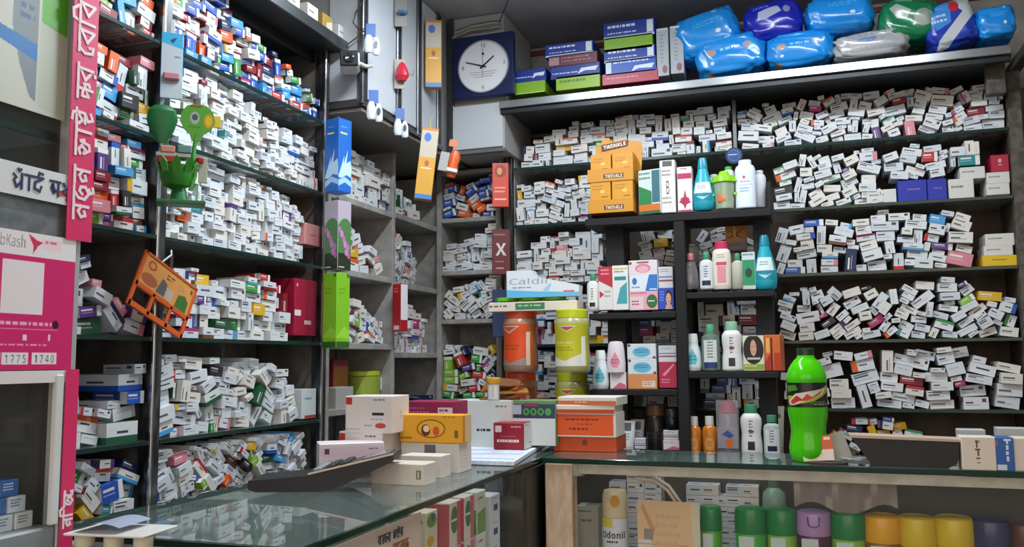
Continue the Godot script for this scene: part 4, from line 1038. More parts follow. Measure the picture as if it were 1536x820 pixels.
func build_counter_goods() -> void:
	var yaw := 0.3257
	# left counter
	calculator("black desk calculator with raised display lying on the left glass counter", Vector3(-0.949, 1.050, -1.326), yaw, 0.265, [0.0, 0.02, 0.0, 0.075, 0.40, 0.105, 0.98, 0.235, 0.98, 0.20, 0.62, 0.03, 0.45, 0.0, 0.05, 0.0], 0.11)
	var white_red := pr("white red corner", "d9d2cd", [["r", 0.03, 0.06, 0.13, 0.18, "bf2f2c"], ["l", 0.6, 0.1, 0.3, 0.08, 1, "6a6462"], ["r", 0.58, 0.45, 0.24, 0.07, "2f2c30"], ["l", 0.42, 0.76, 0.16, 0.08, 1, "8a8480"], ["e", 0.75, 0.78, 0.11, 0.07, "c8453f"], ["l", 0.55, 0.6, 0.3, 0.06, 1, "a09a96"], ["l", 0.05, 0.86, 0.3, 0.05, 1, "a09a96"]])
	var plain := pr("plain cream side", "ded2ca", [["r", 0.48, 0.45, 0.06, 0.03, "b07a70"], ["r", 0.5, 0.55, 0.05, 0.03, "b07a70"]])
	carton("medicine_box", "white box with a red corner square upright under the topmost white box", Vector3(-0.874, 1.047, -1.600), 0.1001, 0.0893, 0.085, 0.0, white_red, "", plain)
	carton("medicine_box", "white box with a red corner square and red seal on top of the stack", Vector3(-0.856, 1.133, -1.600), 0.1061, 0.0762, 0.085, 0.02, white_red, "", plain)
	carton("medicine_box", "pale pink flat box with printed small columns behind the calculator", Vector3(-0.854, 1.068, -1.530), 0.128, 0.052, 0.07, 0.62, pr("pink flat", "ddd3d6", [["r", 0, 0.15, 1.0, 0.35, "dcc2d4"], ["r", 0.1, 0.2, 0.07, 0.2, "4a3a4c"], ["l", 0.75, 0.22, 0.14, 0.1, 1, "7a6a7a"], ["l", 0.15, 0.65, 0.5, 0.15, 1, "8a8288"]]), "", pr("barcode side", "d6d2d4", [["l", 0.05, 0.1, 0.4, 0.7, 7, "8f8b90"], ["r", 0.62, 0.1, 0.05, 0.75, "4a4650"], ["r", 0.8, 0.1, 0.04, 0.75, "5a5660"], ["r", 0.1, 0.8, 0.1, 0.1, "3a363c"]]))
	carton("medicine_box", "low cream box with a stamped end lying by the counter edge", Vector3(-0.730, 1.050, -1.480), 0.1098, 0.0394, 0.055, 0.0, pr("cream stamped", "d6cdbf", [["r", 0.84, 0.3, 0.09, 0.4, "7a7268"], ["r", 0.86, 0.36, 0.03, 0.28, "c8beb0"]]), "", "plain cream side")
	carton("medicine_box", "second cream box just behind the low stamped box", Vector3(-0.730, 1.050, -1.584), 0.0874, 0.0432, 0.05, 0.0, pr("cream stamped b", "d9d0c4", [["r", 0.62, 0.25, 0.2, 0.3, "857d74"], ["l", 0.05, 0.3, 0.4, 0.08, 1, "6a625a"]]), "", "plain cream side")
	carton("medicine_box", "white box with dark crest print under the yellow box", Vector3(-0.747, 1.050, -1.664), 0.1332, 0.0603, 0.07, 0.0, pr("crest", "d8d2cb", [["r", 0.42, 0.08, 0.18, 0.3, "6a6a6e"], ["l", 0.25, 0.5, 0.6, 0.2, 1, "55555a"], ["l", 0.4, 0.7, 0.4, 0.15, 1, "55555a"]]), "", "plain cream side")
	carton("medicine_box", "bright yellow box printed with an oval picture", Vector3(-0.742, 1.111, -1.660), 0.1423, 0.0576, 0.05, 0.0, pr("yellow oval", "e0a020", [["e", 0.5, 0.5, 0.22, 0.32, "8a4a1c"], ["e", 0.5, 0.5, 0.2, 0.28, "e0a828"], ["e", 0.42, 0.55, 0.07, 0.2, "5a2a1c"], ["e", 0.43, 0.5, 0.05, 0.12, "e8c8a8"], ["e", 0.58, 0.58, 0.05, 0.16, "c8502c"], ["r", 0.0, 0.8, 0.2, 0.05, "8a5a1c"], ["r", 0.86, 0.55, 0.05, 0.25, "6a5a2c"], ["l", 0.68, 0.08, 0.2, 0.06, 1, "8a6a1c"]]), "", pr("yellow side", "e8c9a0", [["r", 0.0, 0.0, 0.3, 1.0, "dc9a1c"]]))
	carton("medicine_box", "deep magenta box with a white label behind the yellow box", Vector3(-0.808, 1.058, -1.800), 0.1230, 0.1310, 0.08, 0.0, pr("magenta", "8f1f4a", [["r", 0.66, 0.12, 0.28, 0.15, "d8c8d0"], ["l", 0.69, 0.15, 0.2, 0.08, 1, "6a3a52"], ["l", 0.1, 0.12, 0.4, 0.12, 2, "b05a7c"]]))
	carton("medicine_box", "large white box with a green corner square behind the red fronted box", Vector3(-0.788, 1.050, -2.087), 0.1572, 0.1284, 0.10, 0.0, pr("white green corner", "cdd0cc", [["r", 0.08, 0.08, 0.11, 0.16, "2f7a5c"], ["l", 0.72, 0.12, 0.18, 0.07, 1, "6a6e6c"], ["l", 0.4, 0.56, 0.26, 0.1, 1, "33363a"]]))
	var nb := thing("notebook", "open spiral notebook of lined white paper at the counter corner", "notebook")
	var corners := [Vector3(-0.746, 1.052, -1.802), Vector3(-0.607, 1.052, -1.800), Vector3(-0.689, 1.052, -2.391), Vector3(-0.915, 1.052, -2.295)]
	var paper := mottled("lined paper", "c3cbdc", "d8dde8", 6.0, 0.6)
	part("pages", prism(corners, 0.008), paper, nb)
	var pile := []
	for k in 6:
		var t := (k + 0.5) / 6.0
		var a: Vector3 = corners[0].lerp(corners[3], t) + Vector3(0.01, 0.0084, 0)
		var b: Vector3 = corners[1].lerp(corners[2], t) + Vector3(-0.01, 0.0084, 0)
		part("ruled_line", tube([a, b], 0.0006, 4), paint("8f9cb8", 0.6), nb)
	for k in 22:
		var p: Vector3 = corners[3].lerp(corners[2], (k + 0.5) / 22.0).lerp(corners[0].lerp(corners[1], (k + 0.5) / 22.0), 0.42)
		part("spiral_ring", tube([p + Vector3(0, 0.007, 0.006), p + Vector3(0, 0.014, 0.002), p + Vector3(0, 0.007, -0.006)], 0.0012, 5), paint("4a4e58", 0.3, 0.7), nb)
	carton("medicine_box", "white box with dark red front standing on the notebook", Vector3(-0.699, 1.061, -2.033), 0.0791, 0.0652, 0.10, 0.02, pr("dark red front", "8f1526", [["r", 0.08, 0.12, 0.2, 0.24, "e0ccc8"], ["l", 0.58, 0.14, 0.3, 0.1, 1, "d8b8b4"], ["r", 0.24, 0.5, 0.5, 0.012, "c88a8a"], ["l", 0.14, 0.62, 0.7, 0.2, 1, "e8d8d4"]]), "", pr("white text side", "cfcfcd", [["l", 0.15, 0.1, 0.3, 0.08, 1, "55585a"], ["l", 0.4, 0.75, 0.4, 0.08, 1, "6a6c6e"]]))
	carton("medicine_box", "navy and green lettered box behind the white green-cornered box", Vector3(-0.655, 1.065, -2.100), 0.1165, 0.1135, 0.08, 0.0, pr("navy green", "2c3e58", [["r", 0, 0, 1, 0.1, "6a8a5c"], ["r", 0.04, 0.12, 0.2, 0.2, "a8b4c0"], ["e", 0.34, 0.26, 0.07, 0.08, "4f9a4a"], ["e", 0.5, 0.26, 0.07, 0.08, "4f9a4a"], ["e", 0.66, 0.26, 0.07, 0.08, "4f9a4a"], ["e", 0.82, 0.26, 0.07, 0.08, "4f9a4a"], ["e", 0.34, 0.26, 0.03, 0.04, "2c3e58"], ["e", 0.5, 0.26, 0.03, 0.04, "2c3e58"], ["e", 0.66, 0.26, 0.03, 0.04, "2c3e58"], ["r", 0.3, 0.08, 0.3, 0.07, "8a3a4a"], ["r", 0.0, 0.4, 1.0, 0.6, "cfd2d0"]]))
	for i in 5:
		var sp := thing("foil_sachet", "brown foil sachet in the small heap before the orange jars", "sachet", Vector3(-0.756 + 0.012 * (i % 3), 1.181 + 0.0105 * i, -2.13 - 0.01 * (i % 2)), [0.2, -0.5, 0.6, -0.1, 0.9][i], "brown sachets")
		var e := part("pouch", slab(PackedVector2Array([Vector2(-0.05, -0.025), Vector2(0.0, -0.03), Vector2(0.05, -0.024), Vector2(0.052, 0.02), Vector2(0.0, 0.028), Vector2(-0.048, 0.024)]), 0.004), paint(["9a5a1e", "7a4416", "a8682a", "8a4f1c", "6e3c14"][i], 0.35), sp)
		e.rotation = Vector3(-PI / 2 + [0.05, 0.3, 0.2, 0.45, 0.35][i], 0, [0.03, 0.12, -0.14, 0.12, -0.08][i])
	bottle("pill_vial", "small white pill vial with a yellow cap", "bottle", Vector3(-0.715, 1.183, -1.970), 0.0326, 0.0561, [0.0, 0.0, 0.82, 0.0, 0.86, 0.02, 0.86, 0.74], paint("d8d6d2", 0.4), [0.98, 0.74, 1.0, 0.75, 1.0, 0.98, 0.9, 1.0, 0.0, 1.0], paint("dca22c", 0.4), pr("vial label", "d8d6d2", [["l", 0.55, 0.1, 0.14, 0.8, 8, "8a5a5a"]]), 0.1, 0.7, 1.0, 1.1)
	# jars
	var jar_body := [0.0, 0.0, 0.86, 0.0, 0.94, 0.03, 0.96, 0.1, 0.92, 0.5, 0.98, 0.76, 0.92, 0.84, 0.78, 0.88]
	var jar_cap := [0.84, 0.86, 0.88, 0.865, 0.88, 0.985, 0.82, 1.0, 0.0, 1.0]
	var o_lab := pr("orange jar label", "d8481c", [["g", [0.1, 0.06, 0.6, 0.06, 0.34, 0.24], "c9b8b0"], ["g", [0.16, 0.08, 0.54, 0.08, 0.34, 0.2], "b05040"], ["l", 0.1, 0.5, 0.55, 0.16, 2, "9a3a10"], ["g", [0, 0.78, 0.38, 0.92, 0.75, 0.78, 0.75, 1, 0, 1], "8f8478"], ["r", 0.75, 0.0, 0.25, 1.0, "a85a2a"], ["r", 0.74, 0.2, 0.1, 0.8, "dfb9a4"]])
	var y_lab := pr("yellow jar label", "b7b31c", [["g", [0.25, 0.06, 0.7, 0.06, 0.47, 0.2], "cfc4b8"], ["g", [0.3, 0.08, 0.65, 0.08, 0.47, 0.17], "c04a44"], ["l", 0.15, 0.42, 0.6, 0.1, 1, "e0b890"], ["l", 0.15, 0.55, 0.5, 0.1, 2, "7f7a14"], ["g", [0, 0.72, 0.42, 0.86, 0.85, 0.66, 0.85, 1, 0, 1], "d3d2c8"], ["r", 0.8, 0.3, 0.12, 0.7, "e0dfd2"]])
	bottle("plastic_jar", "orange capped plastic jar on the counter under another orange jar", "jar", Vector3(-0.854, 1.050, -2.606), 0.1095, 0.1939, jar_body, paint("a07a62", 0.25), jar_cap, paint("dc4a22", 0.35), o_lab, 0.1, 0.76, 1.0, 1.25)
	bottle("plastic_jar", "orange capped plastic jar with orange label stacked on its twin", "jar", Vector3(-0.824, 1.246, -2.520), 0.1121, 0.1887, jar_body, paint("a07a62", 0.25), jar_cap, paint("dc4a22", 0.35), o_lab, 0.1, 0.76, 1.0, 1.25)
	bottle("plastic_jar", "lime capped plastic jar on the counter under another lime jar", "jar", Vector3(-0.695, 1.050, -2.643), 0.1109, 0.1906, jar_body, paint("a5a26c", 0.25), jar_cap, paint("bcc022", 0.35), y_lab, 0.1, 0.76, 1.0, 1.25)
	bottle("plastic_jar", "lime capped plastic jar with yellow label stacked on its twin", "jar", Vector3(-0.639, 1.244, -2.440), 0.1063, 0.1829, jar_body, paint("a5a26c", 0.25), jar_cap, paint("bcc022", 0.35), y_lab, 0.1, 0.76, 1.0, 1.25)
	carton("flat_carton", "flat cream carton with a green label lying across both jars", Vector3(-0.768, 1.428, -2.460), 0.2793, 0.0281, 0.11, 0.0, pr("flat cream", "d6ccbc", [["r", 0.32, 0.15, 0.32, 0.7, "3f7a50"], ["l", 0.35, 0.35, 0.26, 0.3, 1, "a8c4a8"], ["l", 0.03, 0.35, 0.2, 0.35, 1, "5f5a52"]]))
	for i in 3:
		solo("lime_lid", "lime green round lid lying on the flat cream carton", "lid", lathe([Vector2(0, 0), Vector2(0.034, 0), Vector2(0.036, 0.002), Vector2(0.036, 0.010), Vector2(0.034, 0.012), Vector2(0, 0.012)], 24), paint("62b81c", 0.35), Vector3(-0.789, 1.460, -2.520) + Vector3(0.075 * (i - 1), 0.001, 0), 0.0, "lime lids under the toothpaste")
	var tp := solo("toothpaste_carton", "white toothpaste carton with blue base and slanted end above the jars", "carton", slab(PackedVector2Array([Vector2(-0.11, 0), Vector2(0.115, 0), Vector2(0.118, 0.032), Vector2(-0.02, 0.062), Vector2(-0.03, 0.082), Vector2(-0.11, 0.082)]), 0.045, pr("toothpaste", "d6dbdf", [["g", [0, 0.7, 0.4, 0.78, 1, 0.85, 1, 1, 0, 1], "5fb4dc"], ["t", 0.06, 0.3, 0.5, 0.22, "8f98a8", "Caldil"], ["l", 0.1, 0.62, 0.35, 0.08, 1, "4a7fc0"], ["g", [0.5, 0.75, 0.6, 0.5, 0.62, 0.55, 0.58, 0.8], "9fc4dc"], ["r", 0.78, 0.78, 0.14, 0.07, "c86a7a"]])), printed(), Vector3(-0.741, 1.467, -2.490) + Vector3(0, 0.003, 0))
	# orange cartons at the corner of the right counter
	var og := "orange cartons piled on the right counter"
	var oc := pr("orange carton", "dc5216", [["l", 0.3, 0.3, 0.4, 0.3, 2, "8a2a10"]])
	var ow := pr("orange window", "d8d0c8", [["r", 0.06, 0.08, 0.88, 0.84, "e0561a"], ["l", 0.2, 0.25, 0.6, 0.14, 1, "7a2410"], ["l", 0.36, 0.45, 0.3, 0.08, 1, "8a2c12"], ["l", 0.26, 0.62, 0.4, 0.16, 1, "6a1f0e"]])
	var od := pr("orange low", "dd5418", [["e", 0.5, 0.4, 0.04, 0.2, "8a3010"], ["r", 0.0, 0.0, 1.0, 0.06, "b84412"]])
	carton("orange_carton", "plain orange carton lowest in the orange pile", Vector3(-0.531, 1.050, -2.135), 0.1629, 0.0382, 0.12, 0.0, od, og)
	carton("orange_carton", "orange carton framed in white second in the orange pile", Vector3(-0.526, 1.088, -2.115), 0.1592, 0.0593, 0.11, 0.0, ow, og)
	carton("orange_carton", "thin white and orange carton near the top of the orange pile", Vector3(-0.525, 1.146, -2.110), 0.1541, 0.0215, 0.12, 0.03, pr("orange white line", "d9d2c8", [["r", 0, 0.5, 1, 0.5, "b8441c"]]), og)
	carton("orange_carton", "thin orange carton with white top edge crowning the orange pile", Vector3(-0.518, 1.166, -2.110), 0.1522, 0.0215, 0.12, -0.03, pr("white orange line", "d9d2c8", [["r", 0, 0.45, 1, 0.55, "cc6636"], ["l", 0.3, 0.55, 0.2, 0.2, 1, "e8c8b0"]]), og)
	# soft drink bottle
	var sb := thing("drink_bottle", "lime green soft drink bottle with a dark label", "bottle", Vector3(0.004, 1.050, -2.053))
	var lime := StandardMaterial3D.new()
	lime.albedo_color = Color("4fd00a")
	lime.roughness = 0.12
	lime.backlight_enabled = true
	lime.backlight = Color(0.25, 0.6, 0.02)
	var bh := 0.252
	part("body", lathe(profile([0.0, 0.012, 0.35, 0.012, 0.5, 0.0, 0.7, 0.0, 0.86, 0.02, 0.96, 0.07, 0.98, 0.12, 0.9, 0.2, 0.84, 0.27, 0.88, 0.34, 0.95, 0.40, 0.97, 0.42, 0.97, 0.70, 0.99, 0.715, 0.98, 0.75, 0.86, 0.82, 0.62, 0.885, 0.44, 0.915, 0.42, 0.935], 0.044, bh), 28), lime, sb)
	part("cap", lathe(profile([0.42, 0.925, 0.5, 0.93, 0.5, 0.995, 0.44, 1.0, 0.0, 1.0], 0.036, bh), 20), paint("0f3a1c", 0.35), sb)
	part("neck_ring", lathe(profile([0.42, 0.912, 0.52, 0.914, 0.52, 0.922, 0.42, 0.924], 0.036, bh), 20), paint("0f3a1c", 0.35), sb)
	var dl := pr("drink label", "141a14", [["g", [0.05, 0.15, 0.3, 0.1, 0.35, 0.3, 0.1, 0.4], "3f8a1c"], ["g", [0.08, 0.55, 0.5, 0.5, 0.92, 0.1, 0.98, 0.3, 0.6, 0.75, 0.15, 0.95], "9fb03c"], ["g", [0.12, 0.8, 0.3, 0.45, 0.85, 0.22, 0.78, 0.45, 0.25, 0.92], "cfd0b8"], ["g", [0.18, 0.78, 0.32, 0.52, 0.42, 0.66, 0.5, 0.45, 0.58, 0.58, 0.78, 0.28, 0.72, 0.46, 0.5, 0.72, 0.36, 0.74, 0.24, 0.88], "c8302c"], ["r", 0.55, 0.75, 0.3, 0.1, "3a6a2c"], ["l", 0.6, 0.86, 0.3, 0.08, 1, "9aa89a"]])
	var ls := begin()
	add_lathe(ls, [Vector2(0.0432, bh * 0.485), Vector2(0.0434, bh * 0.58), Vector2(0.0432, bh * 0.695)], 28, 1.0, 1.0, -1.45, 1.45, dl)
	part("label", ls.commit(), printed(0.3), sb)
	var lb := begin()
	add_lathe(lb, [Vector2(0.0430, bh * 0.483), Vector2(0.0430, bh * 0.697)], 28)
	part("label_back", lb.commit(), paint("141a14", 0.3), sb)
	var card := solo("price_card", "orange and white card leaning on the green drink bottle", "card", box(Vector3(0.064, 0.054, 0.0015), 0.0, pr("price card", "dfcfc0", [["r", 0, 0, 1, 0.55, "d4582c"], ["l", 0.1, 0.2, 0.6, 0.2, 2, "e8b09a"], ["r", 0.72, 0.08, 0.2, 0.12, "e8dcd0"], ["l", 0.35, 0.7, 0.4, 0.1, 1, "c88a70"]])), printed(), Vector3(0.021, 1.083, -2.020))
	card.rotation = Vector3(-0.2, 0.05, 0.07)
	solo("price_card", "pale grey card standing behind the orange and white card", "card", box(Vector3(0.05, 0.06, 0.0015), 0.0), paint("a9a79c", 0.5), Vector3(0.060, 1.084, -2.050)).rotation = Vector3(-0.15, 0.0, 0.3)
	solo("leather_pad", "flat dark brown pad lying beside the green drink bottle", "pad", slab(oval(0.04, 0.022), 0.005), paint("3d2c20", 0.5), Vector3(0.042, 1.053, -2.010)).rotation = Vector3(-PI / 2, 0, 0)
	var wr := []
	for k in 26:
		wr.append(Vector3(0.101, 1.056, -2.050) + Vector3(cos(k * 0.7) * 0.035, 0.006 * absf(sin(k * 1.9)), sin(k * 0.7) * 0.016))
	solo("plastic_wrapper", "crumpled clear plastic strip curled on the right counter", "wrapper", tube(wr, 0.0016, 5), clear("dfe4e6", 0.5, 0.1))
	# black calculator seen from behind
	var cb := thing("calculator", "black wide calculator seen from behind on the right counter", "calculator", Vector3(0.198, 1.050, -1.993))
	part("body", slab(PackedVector2Array([Vector2(-0.068, 0), Vector2(0.075, 0), Vector2(0.094, 0.012), Vector2(0.10, 0.056), Vector2(-0.11, 0.062)]), 0.06), paint("131416", 0.5), cb, Vector3(0, 0, -0.03))
	part("face_plate", slab(PackedVector2Array([Vector2(-0.112, 0.06), Vector2(0.104, 0.055), Vector2(0.104, 0.060), Vector2(-0.112, 0.066)]), 0.066), paint("c0a894", 0.4), cb, Vector3(0, 0, -0.03))
	part("foot", box(Vector3(0.02, 0.03, 0.03), 0.003), paint("141517", 0.4), cb, Vector3(0.112, 0.015, -0.03))
	# cartons at the right end
	carton("medicine_box", "cream fronted carton with vertical lettering beside the blue carton", Vector3(0.330, 1.050, -1.983), 0.0623, 0.0669, 0.05, 0.0, pr("vertical letters", "ded3c4", [["l", 0.42, 0.12, 0.12, 0.16, 1, "4a4038"], ["r", 0.44, 0.14, 0.04, 0.2, "4a4038"], ["r", 0.4, 0.36, 0.14, 0.05, "4a4038"], ["r", 0.46, 0.42, 0.05, 0.16, "5a5048"], ["r", 0.42, 0.62, 0.12, 0.04, "4a4038"], ["r", 0.44, 0.75, 0.1, 0.03, "6a6058"]]))
	carton("medicine_box", "blue carton with sideways white lettering", Vector3(0.376, 1.050, -1.984), 0.0363, 0.0664, 0.05, 0.0, pr("blue sideways", "1c5ca8", [["g", [0.5, 0.06, 0.85, 0.06, 0.85, 0.12, 0.72, 0.12, 0.72, 0.2, 0.62, 0.2, 0.62, 0.12, 0.5, 0.12], "e0e6ee"], ["r", 0.6, 0.24, 0.12, 0.14, "d5dfec"], ["r", 0.58, 0.42, 0.14, 0.1, "d5dfec"], ["r", 0.6, 0.56, 0.12, 0.14, "d5dfec"], ["r", 0.15, 0.8, 0.45, 0.16, "d5dce4"], ["r", 0.12, 0.1, 0.1, 0.16, "a85a7a"]]))
	carton("medicine_box", "cream carton at the end beside the blue carton", Vector3(0.428, 1.050, -1.987), 0.0760, 0.0659, 0.05, 0.0, pr("end cream", "ddd0c2", [["r", 0.0, 0.1, 0.06, 0.7, "a86a50"]]))
	carton("medicine_box", "grey white carton behind the cream fronted carton", Vector3(0.342, 1.035, -2.120), 0.0533, 0.0860, 0.04, 0.0, pr("grey carton", "b5b8b8", []))
	carton("medicine_box", "grey white carton behind the blue carton", Vector3(0.420, 1.038, -2.120), 0.0569, 0.0877, 0.04, 0.0, "grey carton")
	# white tray and sheet by the display cabinet
	var tray := thing("tray_box", "white flat carton on round cream feet at the counter end", "box", Vector3(-0.835, 1.050, -0.882), 0.12)
	part("lid", box(Vector3(0.112, 0.003, 0.075), 0.001), paint("dddcd6", 0.4), tray, Vector3(0, 0.0175, -0.025))
	for i in 3:
		part("foot", lathe([Vector2(0, 0), Vector2(0.011, 0), Vector2(0.012, 0.002), Vector2(0.012, 0.015), Vector2(0, 0.016)], 16), paint("cfc9ae", 0.5), tray, Vector3(-0.042 + 0.042 * i, 0, -0.01))
	var sh := begin()
	for i in 8:
		for j in 4:
			var q := []
			for c in [[i, j], [i + 1, j], [i + 1, j + 1], [i, j + 1]]:
				var x: float = c[0] / 8.0
				q.append(Vector3(lerpf(-0.045, 0.02, x), 0.021 + 0.01 * sin(x * 2.6), lerpf(0.005, -0.06, c[1] / 4.0)))
			quad(sh, q, (q[3] - q[0]).cross(q[1] - q[0]).normalized() * -1.0 if (q[3] - q[0]).cross(q[1] - q[0]).y < 0 else (q[3] - q[0]).cross(q[1] - q[0]).normalized())
	solo("paper_sheet", "curled blue grey leaflet lying on the white flat carton", "paper", sh.commit(), paint("9aa6bd", 0.5), Vector3(-0.837, 1.050, -0.882), 0.12)

# ---------- hanging goods ----------

func droplet_blister(label: String, at: Vector3, yaw: float, group: String) -> void:
	var o := thing("hanging_clip", label, "hanging pack", at, yaw, group)
	part("card", box(Vector3(0.026, 0.036, 0.002), 0.0005), paint("27549c", 0.4), o, Vector3(0, 0.05, 0))
	part("clip_body", lathe(profile([0.0, 0.0, 0.7, 0.03, 1.0, 0.2, 0.9, 0.7, 0.5, 1.0, 0.0, 1.0], 0.013, 0.05), 16, 1.0, 0.6), paint("cdd4da", 0.3), o, Vector3(-0.006, -0.016, 0.004))
	part("clip_body", lathe(profile([0.0, 0.0, 0.7, 0.03, 1.0, 0.2, 0.9, 0.7, 0.5, 1.0, 0.0, 1.0], 0.011, 0.05), 16, 1.0, 0.6), paint("cdd4da", 0.3), o, Vector3(0.014, -0.022, 0.004))
	part("dark_window", slab(oval(0.005, 0.010, 16), 0.002), paint("2c3440", 0.3), o, Vector3(0.014, 0.006, 0.012))

func build_hanging() -> void:
	var corner := -0.25
	var hook := paint("9a9c9e", 0.3, 0.9)
	# three tall cartons down the post
	var g := "tall cartons hung down the rack post"
	for a in [["blue tall carton printed with white peaks hung on the rack post", Vector3(-1.158, 1.727, -1.985), 0.049, 0.198, pr("peaks", "1c62b8", [["r", 0.05, 0.0, 0.9, 0.02, "2a72c8"], ["g", [0.0, 0.8, 0.3, 0.6, 0.45, 0.5, 0.4, 0.62, 0.7, 0.42, 0.6, 0.6, 0.9, 0.55, 1.0, 0.7, 1, 0.78, 0.6, 0.75, 0.3, 0.8], "b4cfe6"], ["g", [0, 0.84, 0.5, 0.78, 1, 0.83, 1, 0.9, 0.5, 0.85, 0, 0.92], "9fc4e4"], ["r", 0.15, 0.2, 0.5, 0.025, "c8c060"], ["l", 0.2, 0.12, 0.5, 0.04, 1, "5f94d0"]])],
		["lilac and green tall carton printed with pink orchids", Vector3(-1.157, 1.519, -1.985), 0.049, 0.184, pr("orchid", "b0a4b4", [["e", 0.55, 0.62, 0.7, 0.36, "4a7a44"], ["r", 0, 0.75, 1, 0.25, "25321f"], ["e", 0.15, 0.42, 0.1, 0.04, "b070a8"], ["e", 0.3, 0.48, 0.12, 0.05, "c480b8"], ["e", 0.45, 0.55, 0.12, 0.05, "b868aa"], ["e", 0.55, 0.62, 0.13, 0.05, "c480b8"], ["e", 0.75, 0.66, 0.13, 0.05, "b868aa"], ["e", 0.65, 0.73, 0.14, 0.05, "c27ab6"], ["e", 0.82, 0.78, 0.1, 0.04, "b060a4"], ["r", 0.1, 0.93, 0.4, 0.02, "c8b8c4"]])],
		["lime green tall carton lowest on the rack post", Vector3(-1.159, 1.316, -1.985), 0.049, 0.196, pr("lime", "79b822", [["r", 0, 0.9, 1, 0.1, "2a5a1c"], ["l", 0.15, 0.22, 0.5, 0.1, 2, "5f981a"], ["r", 0.75, 0.02, 0.2, 0.06, "3a6a1c"], ["g", [0, 0.85, 0.6, 0.7, 1, 0.78, 1, 0.86], "94cc3a"]])]]:
		var o := thing("hanging_carton", a[0], "carton", a[1], corner, g)
		part("box", box(Vector3(a[2], a[3], a[2]), 0.001, a[4], a[4]), printed(), o, Vector3(0, a[3] / 2, 0))
		part("hook", tube([Vector3(0, a[3], 0), Vector3(0, a[3] + 0.012, 0), Vector3(-0.02, a[3] + 0.014, -0.01)], 0.0015, 6), hook, o)
	# other hung cartons
	var rw := thing("hanging_carton", "slim red and white carton hung at the pigeonhole divider", "carton", Vector3(-1.187, 1.372, -2.420), corner)
	part("box", box(Vector3(0.034, 0.148, 0.034), 0.001, pr("slim red", "a01c24", [["l", 0.2, 0.1, 0.6, 0.12, 2, "c86a6a"], ["r", 0.2, 0.86, 0.6, 0.08, "d8b0b0"]]), pr("slim white", "d3d5d6", [["r", 0, 0.75, 1, 0.25, "a01c24"]])), printed(), rw, Vector3(0, 0.074, 0))
	for a in [["orange red carton hung on the back rack post", Vector3(-0.936, 1.787, -2.660), pr("orange red hang", "c83a22", [["e", 0.5, 0.2, 0.35, 0.14, "8a2414"], ["e", 0.45, 0.2, 0.15, 0.08, "d88a3a"], ["l", 0.15, 0.55, 0.7, 0.16, 2, "e0a890"], ["r", 0.15, 0.8, 0.7, 0.03, "d8c0b0"]]), 0.054, 0.148],
		["dark red carton with a large white letter hung on the back rack post", Vector3(-0.936, 1.562, -2.660), pr("dark red hang", "5a141c", [["t", 0.22, 0.32, 0.56, 0.26, "c9bcbc", "X", true], ["l", 0.15, 0.12, 0.7, 0.08, 1, "9a6a6c"], ["l", 0.2, 0.7, 0.6, 0.06, 1, "9a6a6c"], ["r", 0.25, 0.84, 0.4, 0.03, "b09090"]]), 0.06, 0.15],
		["navy carton hung lowest on the back rack post", Vector3(-0.937, 1.357, -2.660), pr("navy hang", "142850", [["l", 0.2, 0.2, 0.6, 0.2, 2, "3f5a94"]]), 0.058, 0.155]]:
		var o := thing("hanging_carton", a[0], "carton", a[1], 0.33, "cartons hung on the back rack post")
		part("box", box(Vector3(a[3], a[4], 0.03), 0.001, a[2]), printed(), o, Vector3(0, a[4] / 2, 0))
		part("hook", tube([Vector3(0, a[4], 0), Vector3(0, a[4] + 0.012, 0), Vector3(0.0, a[4] + 0.014, -0.03)], 0.0015, 6), hook, o)
	var yc := pr("yellow hang", "c4983a", [["r", 0, 0, 1, 0.06, "c07a24"], ["r", 0, 0.06, 1, 0.4, "bdb3a0"], ["e", 0.4, 0.15, 0.2, 0.06, "2a68b8"], ["r", 0, 0.42, 1, 0.5, "d0992a"], ["e", 0.5, 0.5, 0.12, 0.04, "b0502a"], ["r", 0.2, 0.56, 0.6, 0.015, "e0d0a8"], ["r", 0, 0.92, 1, 0.08, "2a78c0"]])
	var y1 := thing("hanging_carton", "tall yellow and cream carton hung high on the overhead cabinet trim", "carton", Vector3(-1.092, 2.151, -2.460), 0.42)
	part("box", box(Vector3(0.052, 0.222, 0.032), 0.001, yc, yc), printed(), y1, Vector3(0, 0.111, 0))
	var y2 := thing("hanging_carton", "tall yellow and cream carton hung slanting below the overhead cabinet", "carton", Vector3(-1.083, 1.770, -2.360), 0.42)
	part("box", box(Vector3(0.052, 0.222, 0.036), 0.001, yc, yc), printed(), y2, Vector3(0, 0.111, 0))
	part("string", tube([Vector3(0, 0.222, 0), Vector3(-0.006, 0.25, 0), Vector3(0.004, 0.27, -0.02)], 0.002, 6), paint("b8a468", 0.6), y2)
	y2.rotation.z = -0.11
	var oc := thing("hanging_blister", "orange and grey blister pack with a white clip hanging beside the yellow carton", "hanging pack", Vector3(-1.025, 1.846, -2.400), 0.4)
	part("grey_card", box(Vector3(0.028, 0.06, 0.012), 0.001), paint("9b9c9c", 0.4), oc, Vector3(-0.014, 0.045, 0))
	part("tag", box(Vector3(0.026, 0.022, 0.002), 0.0005), paint("cc6a3a", 0.4), oc, Vector3(0.004, 0.108, 0))
	part("orange_shell", lathe(profile([0.0, 0.0, 0.7, 0.02, 1.0, 0.3, 0.8, 0.5, 1.0, 0.75, 0.6, 1.0, 0.0, 1.0], 0.019, 0.085), 14, 1.0, 0.7), paint("d0561e", 0.35), oc, Vector3(0.016, 0.0, 0.0))
	part("clip", box(Vector3(0.034, 0.012, 0.02), 0.002), paint("cfd2d0", 0.4), oc, Vector3(0.016, 0.02, 0.012))
	oc.rotation.z = -0.2
